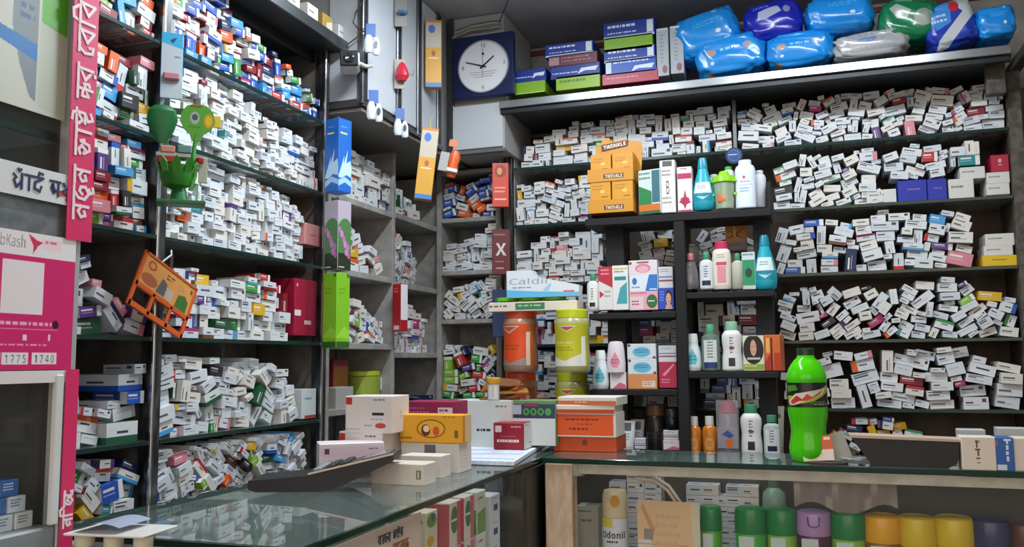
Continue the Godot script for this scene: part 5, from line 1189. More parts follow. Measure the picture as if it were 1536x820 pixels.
	# clips on the cabinet trims
	var cg := "blue and white clips hung on the cabinet trims"
	droplet_blister("blue carded white clip hung beside the security camera", Vector3(-1.083, 2.130, -2.020), 0.5, cg)
	droplet_blister("blue carded white clips hung at the foot of the cabinet's end trim", Vector3(-1.073, 1.943, -2.020), 0.5, cg)
	droplet_blister("blue carded white clips hung at the foot of the second cabinet trim", Vector3(-1.102, 1.957, -2.240), 0.5, cg)
	var rb := thing("hanging_blister", "red pear shaped toy on a beige card hung on the cabinet trim", "hanging pack", Vector3(-1.098, 2.099, -2.240), 0.45)
	part("card", box(Vector3(0.03, 0.09, 0.002), 0.0005), paint("9a8f84", 0.4), rb, Vector3(-0.006, 0.03, 0))
	part("pear", lathe(profile([0.0, 0.0, 0.6, 0.05, 1.0, 0.3, 0.8, 0.6, 0.4, 0.9, 0.0, 1.0], 0.021, 0.062), 20, 1.0, 0.7), paint("b8283c", 0.2), rb, Vector3(0.002, 0.002, 0.012))
	part("hook", tube([Vector3(0.02, 0.03, 0.01), Vector3(0.034, 0.022, 0.012), Vector3(0.036, 0.04, 0.012)], 0.0014, 6), hook, rb)
	var bt := thing("hanging_blister", "pale card with a round blue toy hung at the ceiling end of the trim", "hanging pack", Vector3(-1.097, 2.275, -2.240), 0.45)
	part("card", box(Vector3(0.036, 0.085, 0.002), 0.0005), paint("8d8a84", 0.4), bt, Vector3(-0.004, 0.042, 0))
	part("ring", lathe(profile([0.3, 0.3, 0.6, 0.0, 1.0, 0.3, 1.0, 0.7, 0.6, 1.0, 0.3, 0.7, 0.3, 0.3], 0.016, 0.014), 20), paint("4a78a4", 0.3), bt, Vector3(0.002, 0.034, 0.008))
	# security camera
	var cc := thing("security_camera", "white bullet security camera with a black square face", "camera", Vector3(-1.114, 2.061, -1.960), 0.0)
	part("housing", box(Vector3(0.052, 0.046, 0.075), 0.008), paint("c8c4bc", 0.4), cc, Vector3(0.002, 0.024, -0.036))
	part("face", box(Vector3(0.048, 0.042, 0.008), 0.006), paint("0c0d0f", 0.7), cc, Vector3(0.0, 0.022, 0.004))
	part("lens", lathe([Vector2(0, 0), Vector2(0.012, 0.0), Vector2(0.014, 0.003), Vector2(0.01, 0.006), Vector2(0, 0.005)], 20), paint("23262c", 0.1), cc, Vector3(0, 0.022, 0.007)).rotation.x = PI / 2
	part("bracket", tube([Vector3(0.02, 0.03, -0.05), Vector3(0.045, 0.022, -0.06), Vector3(0.06, 0.03, -0.075)], 0.006), paint("b8b6b0", 0.4), cc)
	cc.rotation = Vector3(0.0, 0.5, 0.04)
	var cable := thing("camera_cable", "black and white cables looping over the cabinet end above the camera", "cable")
	part("wire", tube([Vector3(-1.159, 2.154, -2.030), Vector3(-1.133, 2.172, -2.035), Vector3(-1.108, 2.191, -2.035)], 0.002, 6), paint("4a4a48", 0.5), cable)
	part("wire", tube([Vector3(-1.115, 2.273, -2.035), Vector3(-1.138, 2.245, -2.035), Vector3(-1.146, 2.216, -2.035), Vector3(-1.133, 2.199, -2.035), Vector3(-1.110, 2.192, -2.035)], 0.002, 6), paint("33322f", 0.5), cable)
	# toothbrush card on the post
	var tc := thing("hanging_card", "blue topped white blister card with a pink item hung on the rack post", "hanging pack", Vector3(-1.196, 1.814, -1.385), 0.75)
	part("card", box(Vector3(0.042, 0.138, 0.004), 0.001, pr("blister card", "b9c4cc", [["g", [0, 0, 1, 0, 1, 0.25, 0, 0.17], "2fa4d0"], ["g", [0.4, 0.13, 0.7, 0.08, 0.6, 0.14, 0.5, 0.18], "1c3c58"], ["l", 0.6, 0.36, 0.3, 0.05, 1, "4a6a98"]])), printed(), tc, Vector3(0, 0.069, 0))
	part("pink_item", box(Vector3(0.032, 0.016, 0.01), 0.004), paint("b8808c", 0.3), tc, Vector3(0.0, 0.045, 0.006))
	part("hook", box(Vector3(0.008, 0.03, 0.002), 0.0005), paint("c8ccce", 0.3), tc, Vector3(0.0, 0.152, 0))
	# green hanging mobile
	var gm := thing("hanging_mobile", "green cardboard mobile with two balloon shapes and a leafy basket", "hanging display", Vector3(-1.122, 1.581, -1.330), 0.7)
	var dk := paint("136a34", 0.4)
	part("base_plate", box(Vector3(0.088, 0.007, 0.05), 0.001), dk, gm, Vector3(0.004, 0.0035, 0))
	part("foot", lathe(profile([0.0, 0.0, 1.0, 0.0, 0.8, 0.6, 0.6, 1.0, 0.0, 1.0], 0.018, 0.03), 18), dk, gm, Vector3(0, 0.006, 0))
	var bk := part("leaf_basket", lathe(profile([0.3, 0.0, 0.8, 0.15, 1.0, 0.5, 1.02, 1.0, 0.9, 1.0, 0.7, 0.3, 0.0, 0.2], 0.03, 0.045), 18), paint("2a7a1c", 0.45), gm, Vector3(-0.006, 0.03, 0))
	for i in 9:
		var lf := part("leaf", slab(PackedVector2Array([Vector2(-0.006, 0), Vector2(0.006, 0), Vector2(0.008, 0.018), Vector2(0, 0.032), Vector2(-0.008, 0.018)]), 0.0015), paint(["3f9a24", "2f7f20", "54ac30"][i % 3], 0.45), bk, Vector3(sin(i * TAU / 9) * 0.029, 0.03, cos(i * TAU / 9) * 0.029))
		lf.rotation = Vector3(0.35, i * TAU / 9, 0)
	part("tray", box(Vector3(0.062, 0.008, 0.035), 0.001), paint("b0b2ac", 0.4), gm, Vector3(-0.012, 0.094, 0))
	part("red_item", box(Vector3(0.034, 0.014, 0.03), 0.002), paint("9c1c24", 0.4), gm, Vector3(-0.022, 0.084, 0.006))
	part("salmon_item", box(Vector3(0.026, 0.014, 0.03), 0.002), paint("cc8a74", 0.4), gm, Vector3(-0.022, 0.104, 0.004))
	part("teal_item", box(Vector3(0.026, 0.016, 0.03), 0.002), paint("5f8a82", 0.4), gm, Vector3(0.008, 0.106, 0.004))
	part("stem", tube([Vector3(0.02, 0.03, 0), Vector3(0.028, 0.06, 0), Vector3(0.024, 0.1, 0), Vector3(0.028, 0.14, 0)], 0.004, 8), paint("4a9a3a", 0.4), gm)
	part("balloon_disc", slab(PackedVector2Array([Vector2(0.02, 0.128), Vector2(0.036, 0.128), Vector2(0.042, 0.142), Vector2(0.056, 0.152), Vector2(0.062, 0.168), Vector2(0.058, 0.186), Vector2(0.046, 0.198), Vector2(0.028, 0.202), Vector2(0.010, 0.196), Vector2(0.0, 0.182), Vector2(-0.002, 0.166), Vector2(0.006, 0.150), Vector2(0.016, 0.142)]), 0.006, pr("balloon disc", "4f9c26", [["e", 0.42, 0.4, 0.13, 0.16, "9aa8a4"], ["e", 0.42, 0.38, 0.08, 0.08, "3a4a4c"], ["e", 0.8, 0.46, 0.13, 0.18, "e08a1c"], ["e", 0.8, 0.46, 0.08, 0.12, "c8c020"], ["l", 0.25, 0.62, 0.4, 0.06, 1, "2f6a1c"], ["r", 0.3, 0.08, 0.3, 0.05, "8a3a1c"]])), printed(), gm)
	part("balloon", lathe(profile([0.0, 0.0, 0.3, 0.02, 0.75, 0.3, 1.0, 0.6, 0.9, 0.85, 0.5, 0.98, 0.0, 1.0], 0.028, 0.076), 20, 1.0, 0.25), dk, gm, Vector3(-0.034, 0.118, 0))
	part("link", box(Vector3(0.03, 0.012, 0.004), 0.001), paint("0f4a24", 0.4), gm, Vector3(-0.008, 0.184, -0.002))
	part("yellow_tab", box(Vector3(0.014, 0.024, 0.003), 0.001), paint("d8b83a", 0.4), gm, Vector3(0.066, 0.17, -0.004))
	part("toy_card", box(Vector3(0.016, 0.05, 0.003), 0.001), paint("a8b09c", 0.4), gm, Vector3(0.042, 0.07, 0.002))
	part("red_knob", lathe([Vector2(0, 0), Vector2(0.007, 0.003), Vector2(0.008, 0.01), Vector2(0, 0.014)], 12), paint("b02a24", 0.3), gm, Vector3(0.036, 0.082, 0.006))
	# tilted orange card frame, parallel to the left rack
	var fx := -1.185
	var a0 := Vector3(-1.185, 1.501, -1.307)
	var a1 := Vector3(-1.185, 1.436, -1.456)
	var a3 := Vector3(-1.185, 1.388, -1.284)
	var fw := a0.distance_to(a1)
	var fh := a0.distance_to(a3)
	var of := thing("picture_card", "orange picture card with three cut out windows hung tilted on the rack post", "hanging display", (a1 + a3) / 2)
	of.basis = Basis((a1 - a0).normalized(), (a0 - a3).slide((a1 - a0).normalized()).normalized(), (a1 - a0).normalized().cross((a0 - a3).slide((a1 - a0).normalized()).normalized()))
	var om := paint("c9561c", 0.4)
	part("picture_panel", box(Vector3(fw * 0.96, fh * 0.55, 0.003), 0.0005, pr("orange picture", "c9742c", [["r", 0.03, 0.06, 0.94, 0.9, "d3904a"], ["e", 0.18, 0.28, 0.07, 0.14, "a8402c"], ["e", 0.18, 0.28, 0.045, 0.09, "d3904a"], ["e", 0.2, 0.72, 0.14, 0.18, "a85a3a"], ["g", [0.34, 0.9, 0.4, 0.4, 0.5, 0.5, 0.52, 0.9], "5a5a5c"], ["r", 0.5, 0.55, 0.14, 0.36, "b8a89a"], ["g", [0.7, 0.95, 0.72, 0.55, 0.84, 0.45, 0.92, 0.6, 0.92, 0.95], "3f6a2c"], ["l", 0.45, 0.2, 0.16, 0.2, 2, "4a4a2c"], ["l", 0.68, 0.24, 0.12, 0.2, 3, "8a8a70"], ["r", 0.9, 0.15, 0.04, 0.14, "6a4a2c"]])), printed(), of, Vector3(0, fh * 0.2, 0.0))
	part("frame_bar", box(Vector3(fw, fh * 0.05, 0.006), 0.001), om, of, Vector3(0, fh * 0.475, 0))
	part("frame_bar", box(Vector3(fw, fh * 0.09, 0.006), 0.001), om, of, Vector3(0, -fh * 0.1, 0))
	part("frame_bar", box(Vector3(fw, fh * 0.1, 0.006), 0.001), om, of, Vector3(0, -fh * 0.45, 0))
	for x in [-0.48, -0.16, 0.17, 0.48]:
		part("frame_bar", box(Vector3(fw * 0.05, fh * (1.0 if absf(x) > 0.4 else 0.4), 0.006), 0.001), om, of, Vector3(x * fw, 0.0 if absf(x) > 0.4 else -fh * 0.28, 0))
	part("string", tube([Vector3(-fw * 0.2, fh * 0.5, 0), Vector3(-fw * 0.1, fh * 0.72, 0.0), Vector3(0.0, fh * 0.9, -0.02)], 0.002, 6), paint("c8ccc4", 0.5), of)
	solo("key_fob", "small dark fob hanging on the rack post above the orange card", "fob", box(Vector3(0.01, 0.028, 0.008), 0.002), paint("4a3034", 0.4), Vector3(-1.188, 1.481, -1.390))
	# clock
	var ck := thing("wall_clock", "square navy wall clock with a round white dial", "clock", Vector3(-0.973, 2.151, -2.608), 0.0)
	part("case", box(Vector3(0.214, 0.214, 0.024), 0.003), paint("0c1a44", 0.35), ck, Vector3(0, 0.107, 0))
	part("dial", lathe([Vector2(0, 0), Vector2(0.087, 0), Vector2(0.088, 0.002), Vector2(0.086, 0.004), Vector2(0, 0.004)], 48), paint("d6d6da", 0.35), ck, Vector3(0.002, 0.103, 0.011)).rotation.x = PI / 2
	part("dial_ring", lathe([Vector2(0.086, 0.0), Vector2(0.090, 0.001), Vector2(0.090, 0.006), Vector2(0.086, 0.006)], 48), paint("a9adb4", 0.3, 0.5), ck, Vector3(0.002, 0.103, 0.011)).rotation.x = PI / 2
	for n in [["12", 0.0, 0.072], ["3", 0.074, 0.006], ["6", 0.0, -0.072], ["9", -0.072, 0.0]]:
		var t := TextMesh.new()
		t.text = n[0]
		var f := SystemFont.new()
		f.font_names = PackedStringArray(["Droid Sans"])
		t.font = f
		t.font_size = 32
		t.pixel_size = 0.00055
		t.depth = 0.0006
		part("numeral", t, paint("55585e", 0.5), ck, Vector3(0.002 + n[1], 0.103 + n[2], 0.0158))
	for h in [[0.05, 0.0055, deg_to_rad(-52)], [0.064, 0.0042, deg_to_rad(72)]]:
		var hd := part("hand", slab(PackedVector2Array([Vector2(-h[1] / 2, -0.012), Vector2(h[1] / 2, -0.012), Vector2(h[1] * 0.3, h[0]), Vector2(-h[1] * 0.3, h[0])]), 0.0012), paint("15161a", 0.4), ck, Vector3(0.002, 0.103, 0.0185))
		hd.rotation.z = h[2]
	part("second_hand", slab(PackedVector2Array([Vector2(-0.0005, -0.04), Vector2(0.0005, -0.04), Vector2(0.0005, 0.06), Vector2(-0.0005, 0.06)]), 0.0008), paint("2a2c30", 0.4), ck, Vector3(0.002, 0.103, 0.0196))
	part("emblem", lathe([Vector2(0, 0), Vector2(0.005, 0), Vector2(0.005, 0.001), Vector2(0, 0.001)], 6), paint("3a3c44", 0.5), ck, Vector3(0.002, 0.146, 0.0152)).rotation.x = PI / 2
	for i in 3:
		part("print_line", box(Vector3(0.1 - 0.018 * i, 0.0016, 0.0004), 0.0), paint("8a8c94", 0.5), ck, Vector3(0.002, 0.084 - 0.008 * i, 0.0155))
	var cw := thing("wall_cable", "pale cables bunched along the ceiling above the clock", "cable")
	for i in 4:
		part("wire", tube([Vector3(-1.09 + 0.004 * i, 2.375 + 0.008 * i, -2.615), Vector3(-1.02, 2.392 + 0.006 * i, -2.612), Vector3(-0.95, 2.39 + 0.008 * i, -2.612), Vector3(-0.915, 2.395 + 0.006 * i, -2.62)], 0.003, 6), paint(["a8a296", "8f897c", "b5afa2", "77726a"][i], 0.5), cw)
	var sw := thing("ceiling_wire", "thin dark wire sagging under the ceiling beyond the clock", "cable")
	part("wire", tube([Vector3(-0.915, 2.40, -2.6), Vector3(-0.85, 2.425, -2.5), Vector3(-0.76, 2.432, -2.38), Vector3(-0.68, 2.446, -2.25)], 0.002, 6), paint("3a3b40", 0.5), sw)

# ---------- larger single goods on the racks ----------

func build_shelf_specials() -> void:
	carton("medicine_box", "large crimson carton on the middle shelf of the left rack", Vector3(-1.232, 1.349, -1.954), 0.1048, 0.1467, 0.1, PI / 2, pr("crimson large", "9c1438", [["r", 0.1, 0.1, 0.06, 0.05, "d8a0b0"], ["r", 0.45, 0.72, 0.3, 0.07, "d8b8c0"], ["r", 0.0, 0.55, 0.3, 0.1, "d8d2d2"]]))
	carton("medicine_box", "salmon pink carton at the end of a left rack shelf", Vector3(-1.232, 1.590, -1.984), 0.0790, 0.0575, 0.08, PI / 2, pr("salmon", "cc8a88", [["r", 0.35, 0.5, 0.3, 0.04, "8a4a4c"]]))
	carton("medicine_box", "white carton with red corner at the end of a left rack lower shelf", Vector3(-1.232, 1.134, -1.978), 0.0675, 0.0762, 0.08, PI / 2, pr("white blue red", "cdd4d6", [["l", 0.2, 0.3, 0.5, 0.14, 1, "3f6a98"], ["r", 0.2, 0.88, 0.8, 0.12, "b8382c"]]))
	var royal := pr("royal carton", "1c2e9c", [["l", 0.35, 0.4, 0.4, 0.15, 1, "8a5a98"]])
	carton("medicine_box", "royal blue carton beside its twin on the back rack", Vector3(0.326, 1.740, -2.762), 0.0793, 0.0642, 0.1, 0.0, royal, "royal blue cartons on the back rack")
	carton("medicine_box", "royal blue carton beside its twin on the back rack", Vector3(0.393, 1.739, -2.762), 0.0514, 0.0637, 0.1, 0.0, royal, "royal blue cartons on the back rack")
	carton("medicine_box", "yellow carton lowest at the end of a back rack shelf", Vector3(0.544, 1.537, -2.762), 0.0879, 0.0307, 0.1, 0.0, pr("yellow low", "d8b01c", [["l", 0.3, 0.35, 0.5, 0.2, 1, "6a5a14"]]))
	carton("medicine_box", "white carton lying on the yellow carton of the back rack", Vector3(0.543, 1.568, -2.765), 0.0745, 0.0289, 0.1, 0.0, pr("wide white", "d0cdc8", [["l", 0.12, 0.35, 0.5, 0.2, 1, "6a6662"]]))
	carton("medicine_box", "wide white carton topping the yellow carton's pile", Vector3(0.549, 1.597, -2.768), 0.0746, 0.0348, 0.1, 0.0, "wide white")
	carton("medicine_box", "red carton at the end of a back rack shelf", Vector3(0.561, 1.810, -2.762), 0.0459, 0.0509, 0.1, 0.0, pr("red end", "a8203a", [["r", 0.42, 0.25, 0.16, 0.2, "d8a0a8"], ["r", 0.4, 0.55, 0.2, 0.06, "d8a0a8"]]))
	carton("medicine_box", "white carton under the red carton of the back rack", Vector3(0.554, 1.777, -2.762), 0.0596, 0.0332, 0.1, 0.0, "wide white")
	carton("medicine_box", "white carton lowest under the red carton of the back rack", Vector3(0.552, 1.744, -2.762), 0.0595, 0.0331, 0.1, 0.0, "wide white")
	carton("medicine_box", "broad white carton beside the royal blue cartons", Vector3(0.457, 1.739, -2.762), 0.0662, 0.0592, 0.1, 0.0, "wide white")
	carton("medicine_box", "broad white carton upon another beside the royal blue cartons", Vector3(0.489, 1.796, -2.764), 0.0659, 0.0355, 0.1, 0.0, "wide white")
	carton("medicine_box", "long white carton beside the orange banded one on the back rack", Vector3(0.241, 1.741, -2.762), 0.0828, 0.0405, 0.1, 0.0, "wide white")
	# pigeonhole oddments
	bottle("plastic_jar", "small lime capped jar in a pigeonhole beyond the rack", "jar", Vector3(-1.300, 1.161, -2.389), 0.1106, 0.0903, [0.0, 0.0, 0.9, 0.0, 1.0, 0.04, 1.0, 0.8, 0.9, 0.84], paint("8a9a3a", 0.3), [0.95, 0.83, 1.0, 0.85, 1.0, 0.98, 0.9, 1.0, 0.0, 1.0], paint("a4b424", 0.35))
	carton("medicine_box", "dark orange carton in the pigeonhole beside the lime capped jar", Vector3(-1.280, 1.208, -2.223), 0.0839, 0.0773, 0.06, PI / 2, pr("amber box", "8a5a24", [["r", 0, 0, 1, 0.25, "8a2a2c"]]))
	carton("medicine_box", "grey white carton at the pigeonhole floor below the dark orange one", Vector3(-1.240, 1.149, -2.177), 0.0977, 0.0601, 0.06, PI / 2, pr("pale grey box", "a8a5a0", []))
	carton("medicine_box", "small white carton in the pigeonhole past the lime capped jar", Vector3(-1.260, 1.191, -2.410), 0.0663, 0.0391, 0.05, PI / 2, "wide white")
	# goods on the overhead shelf of the left rack
	for a in [["white carton on the left rack's overhead shelf edge", Vector3(-1.185, 2.203, -1.893), 0.05, 0.05, "wide white"], ["gold and white bag on the left rack's overhead shelf", Vector3(-1.190, 2.221, -1.975), 0.05, 0.055, "gold bag"], ["white carton with blue side at the overhead shelf's end", Vector3(-1.185, 2.206, -2.045), 0.04, 0.05, "wide white"], ["blue carton at the overhead shelf's end near the camera cables", Vector3(-1.220, 2.268, -2.124), 0.04, 0.06, "royal carton"], ["white carton farther along the overhead shelf", Vector3(-1.185, 2.183, -1.806), 0.05, 0.04, "wide white"]]:
		if a[4] == "gold bag": pr("gold bag", "a8893a", [["g", [0.4, 0.4, 1, 0.2, 1, 1, 0.3, 1], "c9c4b4"]])
		carton("medicine_box", a[0], Vector3(a[1].x, 2.164, a[1].z), a[2], a[3], 0.08, PI / 2, a[4])

# ---------- inside the counters ----------

func can(label: String, top: Vector3, w: float, cap_hex: String, body_hex: String, cap_h: float) -> void:
	var base := 0.806
	var h := top.y - base
	var o := thing("spray_can", label, "can", Vector3(top.x, base, top.z), 0.0, "spray cans in the right counter")
	part("body", lathe([Vector2(0, 0), Vector2(w * 0.46, 0), Vector2(w * 0.48, 0.003), Vector2(w * 0.48, h - cap_h), Vector2(w * 0.44, h - cap_h + 0.004)], 24), paint(body_hex, 0.3), o)
	part("cap", lathe([Vector2(w * 0.49, h - cap_h), Vector2(w * 0.5, h - cap_h + 0.002), Vector2(w * 0.49, h - 0.012), Vector2(w * 0.46, h - 0.003), Vector2(w * 0.4, h), Vector2(0, h)], 24), paint(cap_hex, 0.28), o)
	part("label_patch", box(Vector3(w * 0.45, 0.03, 0.003), 0.0), paint("b9c8c0", 0.4), o, Vector3(-w * 0.12, h - cap_h - 0.02, w * 0.46))

func build_cases() -> void:
	# right counter
	can("slim green capped can in the right counter behind the sketched card", Vector3(-0.217, 0.944, -2.060), 0.05, "0f7a3c", "4fa02c", 0.055)
	can("green capped spray can beside the slim green can", Vector3(-0.128, 0.946, -2.050), 0.072, "0f7a3c", "3f9a3a", 0.055)
	can("green capped spray can beside the lilac capped can", Vector3(-0.061, 0.946, -2.050), 0.069, "0f7a3c", "7fb03c", 0.055)
	can("lilac capped spray can with a finger notch", Vector3(0.006, 0.944, -2.050), 0.076, "a884b4", "4a1c3c", 0.05)
	can("green capped spray can between lilac and yellow caps", Vector3(0.077, 0.945, -2.050), 0.076, "0f7a3c", "7fb03c", 0.055)
	can("amber yellow capped spray can beside a green capped one", Vector3(0.146, 0.942, -2.050), 0.079, "dca01c", "8a5a14", 0.055)
	can("yellow capped spray can between two other yellow caps", Vector3(0.214, 0.943, -2.050), 0.079, "d0b424", "b89a1c", 0.06)
	can("yellow capped spray can beside the navy wrapped can", Vector3(0.285, 0.945, -2.050), 0.082, "d0b424", "b89a1c", 0.06)
	can("navy capped can wrapped in clear film", Vector3(0.353, 0.944, -2.050), 0.082, "34355a", "2c2d4a", 0.06)
	can("maroon can at the end of the spray can row", Vector3(0.417, 0.939, -2.050), 0.07, "5a3030", "4a2624", 0.06)
	part("notch", tube([Vector3(-0.012, 0.0, 0.0), Vector3(-0.011, -0.018, 0.0), Vector3(0.0, -0.022, 0.001), Vector3(0.011, -0.018, 0.0), Vector3(0.012, 0.0, 0.0)], 0.0012, 5), paint("4a2a54", 0.4), get_node("spray_can_003"), Vector3(0, Vector3(0.006, 0.944, -2.050).y - 0.806 - 0.008, 0.0375))
	var fresh := bottle("freshener_can", "yellow and white air freshener canister with dark lettering", "can", Vector3(Vector3(-0.439, 0.973, -2.050).x, 0.806, -2.05), 0.062, Vector3(-0.439, 0.973, -2.050).y - 0.806, [0.0, 0.0, 0.95, 0.0, 1.0, 0.02, 1.0, 0.62], paint("cfd2d4", 0.35), [0.98, 0.62, 0.99, 0.63, 0.96, 0.92, 0.84, 0.99, 0.6, 1.0, 0.0, 1.0], paint("d2c39c", 0.3), pr("freshener", "cdd2d6", [["r", 0, 0, 0.5, 0.3, "cfc23c"], ["t", 0.14, 0.42, 0.74, 0.22, "2a2c34", "Odonil", true], ["l", 0.3, 0.72, 0.4, 0.12, 1, "2a2c34"]]), 0.2, 0.62, 1.0, 1.2)
	part("flower_print", slab(oval(0.011, 0.014, 14), 0.001), paint("cf8f2c", 0.4), fresh, Vector3(0.006, (Vector3(-0.439, 0.973, -2.050).y - 0.806) * 0.86, 0.0305))
	carton("medicine_box", "grey lettered carton beside the wooden corner post inside the counter", Vector3(-0.519, 0.811, -2.100), 0.0536, 0.1119, 0.05, 0.0, pr("grey lettered", "a9a79a", [["l", 0.1, 0.12, 0.8, 0.06, 1, "4a4844"], ["l", 0.2, 0.3, 0.5, 0.1, 1, "5a5854"]]))
	solo("sketch_card", "beige sketched card standing inside the right counter", "card", box(Vector3(0.142, 0.16, 0.002), 0.0, pr("sketch card", "d6b98e", [["r", 0, 0, 0.85, 1, "d8b688"], ["g", [0.85, 0, 1, 0, 1, 0.5, 0.88, 0.8], "cfc9a8"], ["g", [0.1, 0.05, 0.3, 0.4, 0.26, 0.5, 0.08, 0.12], "c4935c"], ["r", 0.12, 0.4, 0.14, 0.16, "8a8578"], ["r", 0.02, 0.55, 0.22, 0.45, "d8cec0"], ["r", 0.0, 0.6, 0.8, 0.01, "b0906a"], ["l", 0.3, 0.2, 0.4, 0.6, 5, "cdaa7c"]])), printed(), Vector3(-0.309, 0.875, -2.020))
	var pipe := thing("white_tubing", "pair of white plastic tubes arching behind the sketched card", "tubing")
	for k in 2:
		part("tube", tube([Vector3(-0.383, 1.009, -2.040) - Vector3(0, 0.008 * k, 0), Vector3(-0.344, 1.008, -2.040) - Vector3(0, 0.010 * k, 0), Vector3(-0.309, 0.987, -2.040) - Vector3(0.004 * k, 0.009 * k, 0), Vector3(-0.284, 0.952, -2.040) - Vector3(0.008 * k, 0.004 * k, 0), Vector3(-0.274, 0.881, -2.040) - Vector3(0.008 * k, 0, 0)], 0.004, 8), paint("c9b9a8", 0.35), pipe)
	var bag := begin()
	for i in 16:
		for j in 6:
			var q := []
			for c in [[i, j], [i + 1, j], [i + 1, j + 1], [i, j + 1]]:
				var u: float = c[0] / 16.0
				var v: float = c[1] / 6.0
				q.append(Vector3(lerpf(Vector3(-0.032, 1.020, -2.012).x, Vector3(0.177, 1.028, -2.012).x, u), lerpf(1.03, 0.955 + 0.012 * sin(u * 9.0), v), -2.022 + 0.006 * sin(u * 17.0 + v * 2.0)))
			var n: Vector3 = (q[1] - q[0]).cross(q[3] - q[0]).normalized()
			quad(bag, q, n if n.z > 0 else -n)
	solo("plastic_bag", "clear plastic bag hanging inside the right counter above the spray cans", "bag", bag.commit(), clear("c9b8b4", 0.35, 0.2))
	bottle("lotion_bottle", "pale green bottle standing behind the spray cans in the counter", "bottle", Vector3(Vector3(-0.079, 0.990, -2.150).x, 0.806, -2.15), 0.055, 0.215, B_TALL, paint("7f9a86", 0.35), C_TALL, paint("6a8a74", 0.35))
	# small cartons standing in rows behind
	var rows := [[Vector3(-0.452, 0.915, -2.130), 3], [Vector3(-0.407, 0.917, -2.130), 4], [Vector3(-0.364, 0.919, -2.130), 4], [Vector3(-0.262, 0.933, -2.130), 3], [Vector3(-0.227, 0.934, -2.130), 3], [Vector3(-0.196, 0.936, -2.130), 2], [Vector3(-0.168, 0.931, -2.130), 3], [Vector3(-0.135, 0.923, -2.130), 3]]
	for r in rows:
		var p: Vector3 = r[0]
		for i in r[1] + 4:
			add_carton(Transform3D(Basis.IDENTITY, Vector3(p.x, 0.818 + 0.0245 * i, -2.17)), Vector3(0.042, 0.0235, 0.05), rng.randi() % 28, "behind the spray cans in right counter", "flat")
	# left counter: printed sheet against the front glass
	var pz0 := Vector3(-0.618, 1.032, -1.338)
	var po := thing("printed_sheet", "cream printed sheet with lettering behind the left counter's front glass", "poster", Vector3(-0.6165, 0.875, pz0.z + 0.22), PI / 2)
	part("sheet", box(Vector3(0.44, 0.155, 0.001), 0.0, pr("rose sheet", "d8c6b8", [["g", [0.1, 0.0, 0.9, 0.0, 0.5, 0.5, 0.0, 0.6], "dccabf"], ["e", 0.1, 0.75, 0.06, 0.1, "9a4038"], ["e", 0.52, 0.85, 0.03, 0.1, "9a4038"], ["r", 0.64, 0.84, 0.22, 0.1, "b8683a"]])), printed(), po, Vector3(0, 0.0775, 0))
	part("lettering", bangla(["ba", "aa", "ta", "ra", " ", "ja", "sta", "ra"], 0.012, 0.0018), paint("3a3840", 0.5), po, Vector3(0.065, 0.143, 0.0012))
	part("lettering", bangla(["ra", "e", "na", "pha"], 0.016, 0.0024), paint("a8582c", 0.5), po, Vector3(0.115, 0.122, 0.0012))
	# cartons behind the front glass
	var a_side := pr("pink pack", "c85a6c", [["r", 0.0, 0.0, 1.0, 0.05, "d8c8c4"]])
	var seal := pr("seal pack", "d6d2c4", [["e", 0.4, 0.4, 0.3, 0.28, "3f7a3c"], ["r", 0.12, 0.38, 0.56, 0.05, "d8dccc"], ["r", 0.62, 0.0, 0.38, 1.0, "c8606c"]])
	var gpk := pr("green pack front", "d2d6cc", [["g", [0, 0.5, 1, 0.42, 1, 1, 0, 1], "6a9a4c"], ["l", 0.15, 0.15, 0.6, 0.12, 1, "6a5a3c"]])
	var npk := pr("navy seal pack", "cfd4d8", [["r", 0.35, 0.4, 0.4, 0.25, "1f3a78"], ["l", 0.3, 0.15, 0.4, 0.08, 1, "5a6a88"]])
	var fpk := pr("floral pack", "d8d4bc", [["e", 0.5, 0.2, 0.4, 0.14, "5f9a4c"], ["e", 0.6, 0.15, 0.15, 0.08, "3f5a8c"], ["e", 0.4, 0.6, 0.3, 0.1, "d8a03c"], ["l", 0.2, 0.85, 0.6, 0.08, 1, "8a6a4c"]])
	var g := "soap packs stacked behind the left counter's front glass"
	for c in [["floral pack beside the printed sheet in the left counter", -1.425, 0.05, fpk, fpk, 2], ["pink and green sealed pack in the left counter", -1.535, 0.055, seal, a_side, 2], ["rose and green sealed pack in the left counter", -1.605, 0.05, seal, a_side, 2], ["white and green pack in the left counter", -1.672, 0.05, gpk, gpk, 2], ["white and navy pack at the left counter's far end", -1.755, 0.06, npk, npk, 3]]:
		for i in c[5]:
			var hh := [0.085, 0.085, 0.085, 0.085, 0.05][[fpk, seal, seal, gpk, npk].find(c[3])] as float
			carton("soap_pack", c[0] + (", lowest" if i == 0 else (", top of its pile" if i == c[5] - 1 else ", middle of its pile")), Vector3(-0.635, 0.846 + hh * i, c[1]), c[2], hh, 0.08, PI / 2, c[3], g, c[4])
	carton("soap_pack", "green pack lying flat under the glass top near the cabinet", Vector3(-1.091, 0.930, -1.439), 0.16, 0.085, 0.1, 0.2, gpk)

# ---------- heaps of medicine cartons ----------

const TINTS := [["red", "b0222a"], ["dark red", "7d1526"], ["orange", "d2591c"], ["blue", "1f4fa8"], ["navy", "18244e"], ["light blue", "3f94cc"], ["green", "2a8a3c"], ["dark green", "1d5236"], ["yellow", "d3a41f"], ["purple", "52307a"], ["magenta", "a82a6a"], ["brown", "6a4430"], ["teal", "1f7f86"], ["pink", "cc7f8c"], ["black", "25252b"], ["lime", "77ac2c"]]

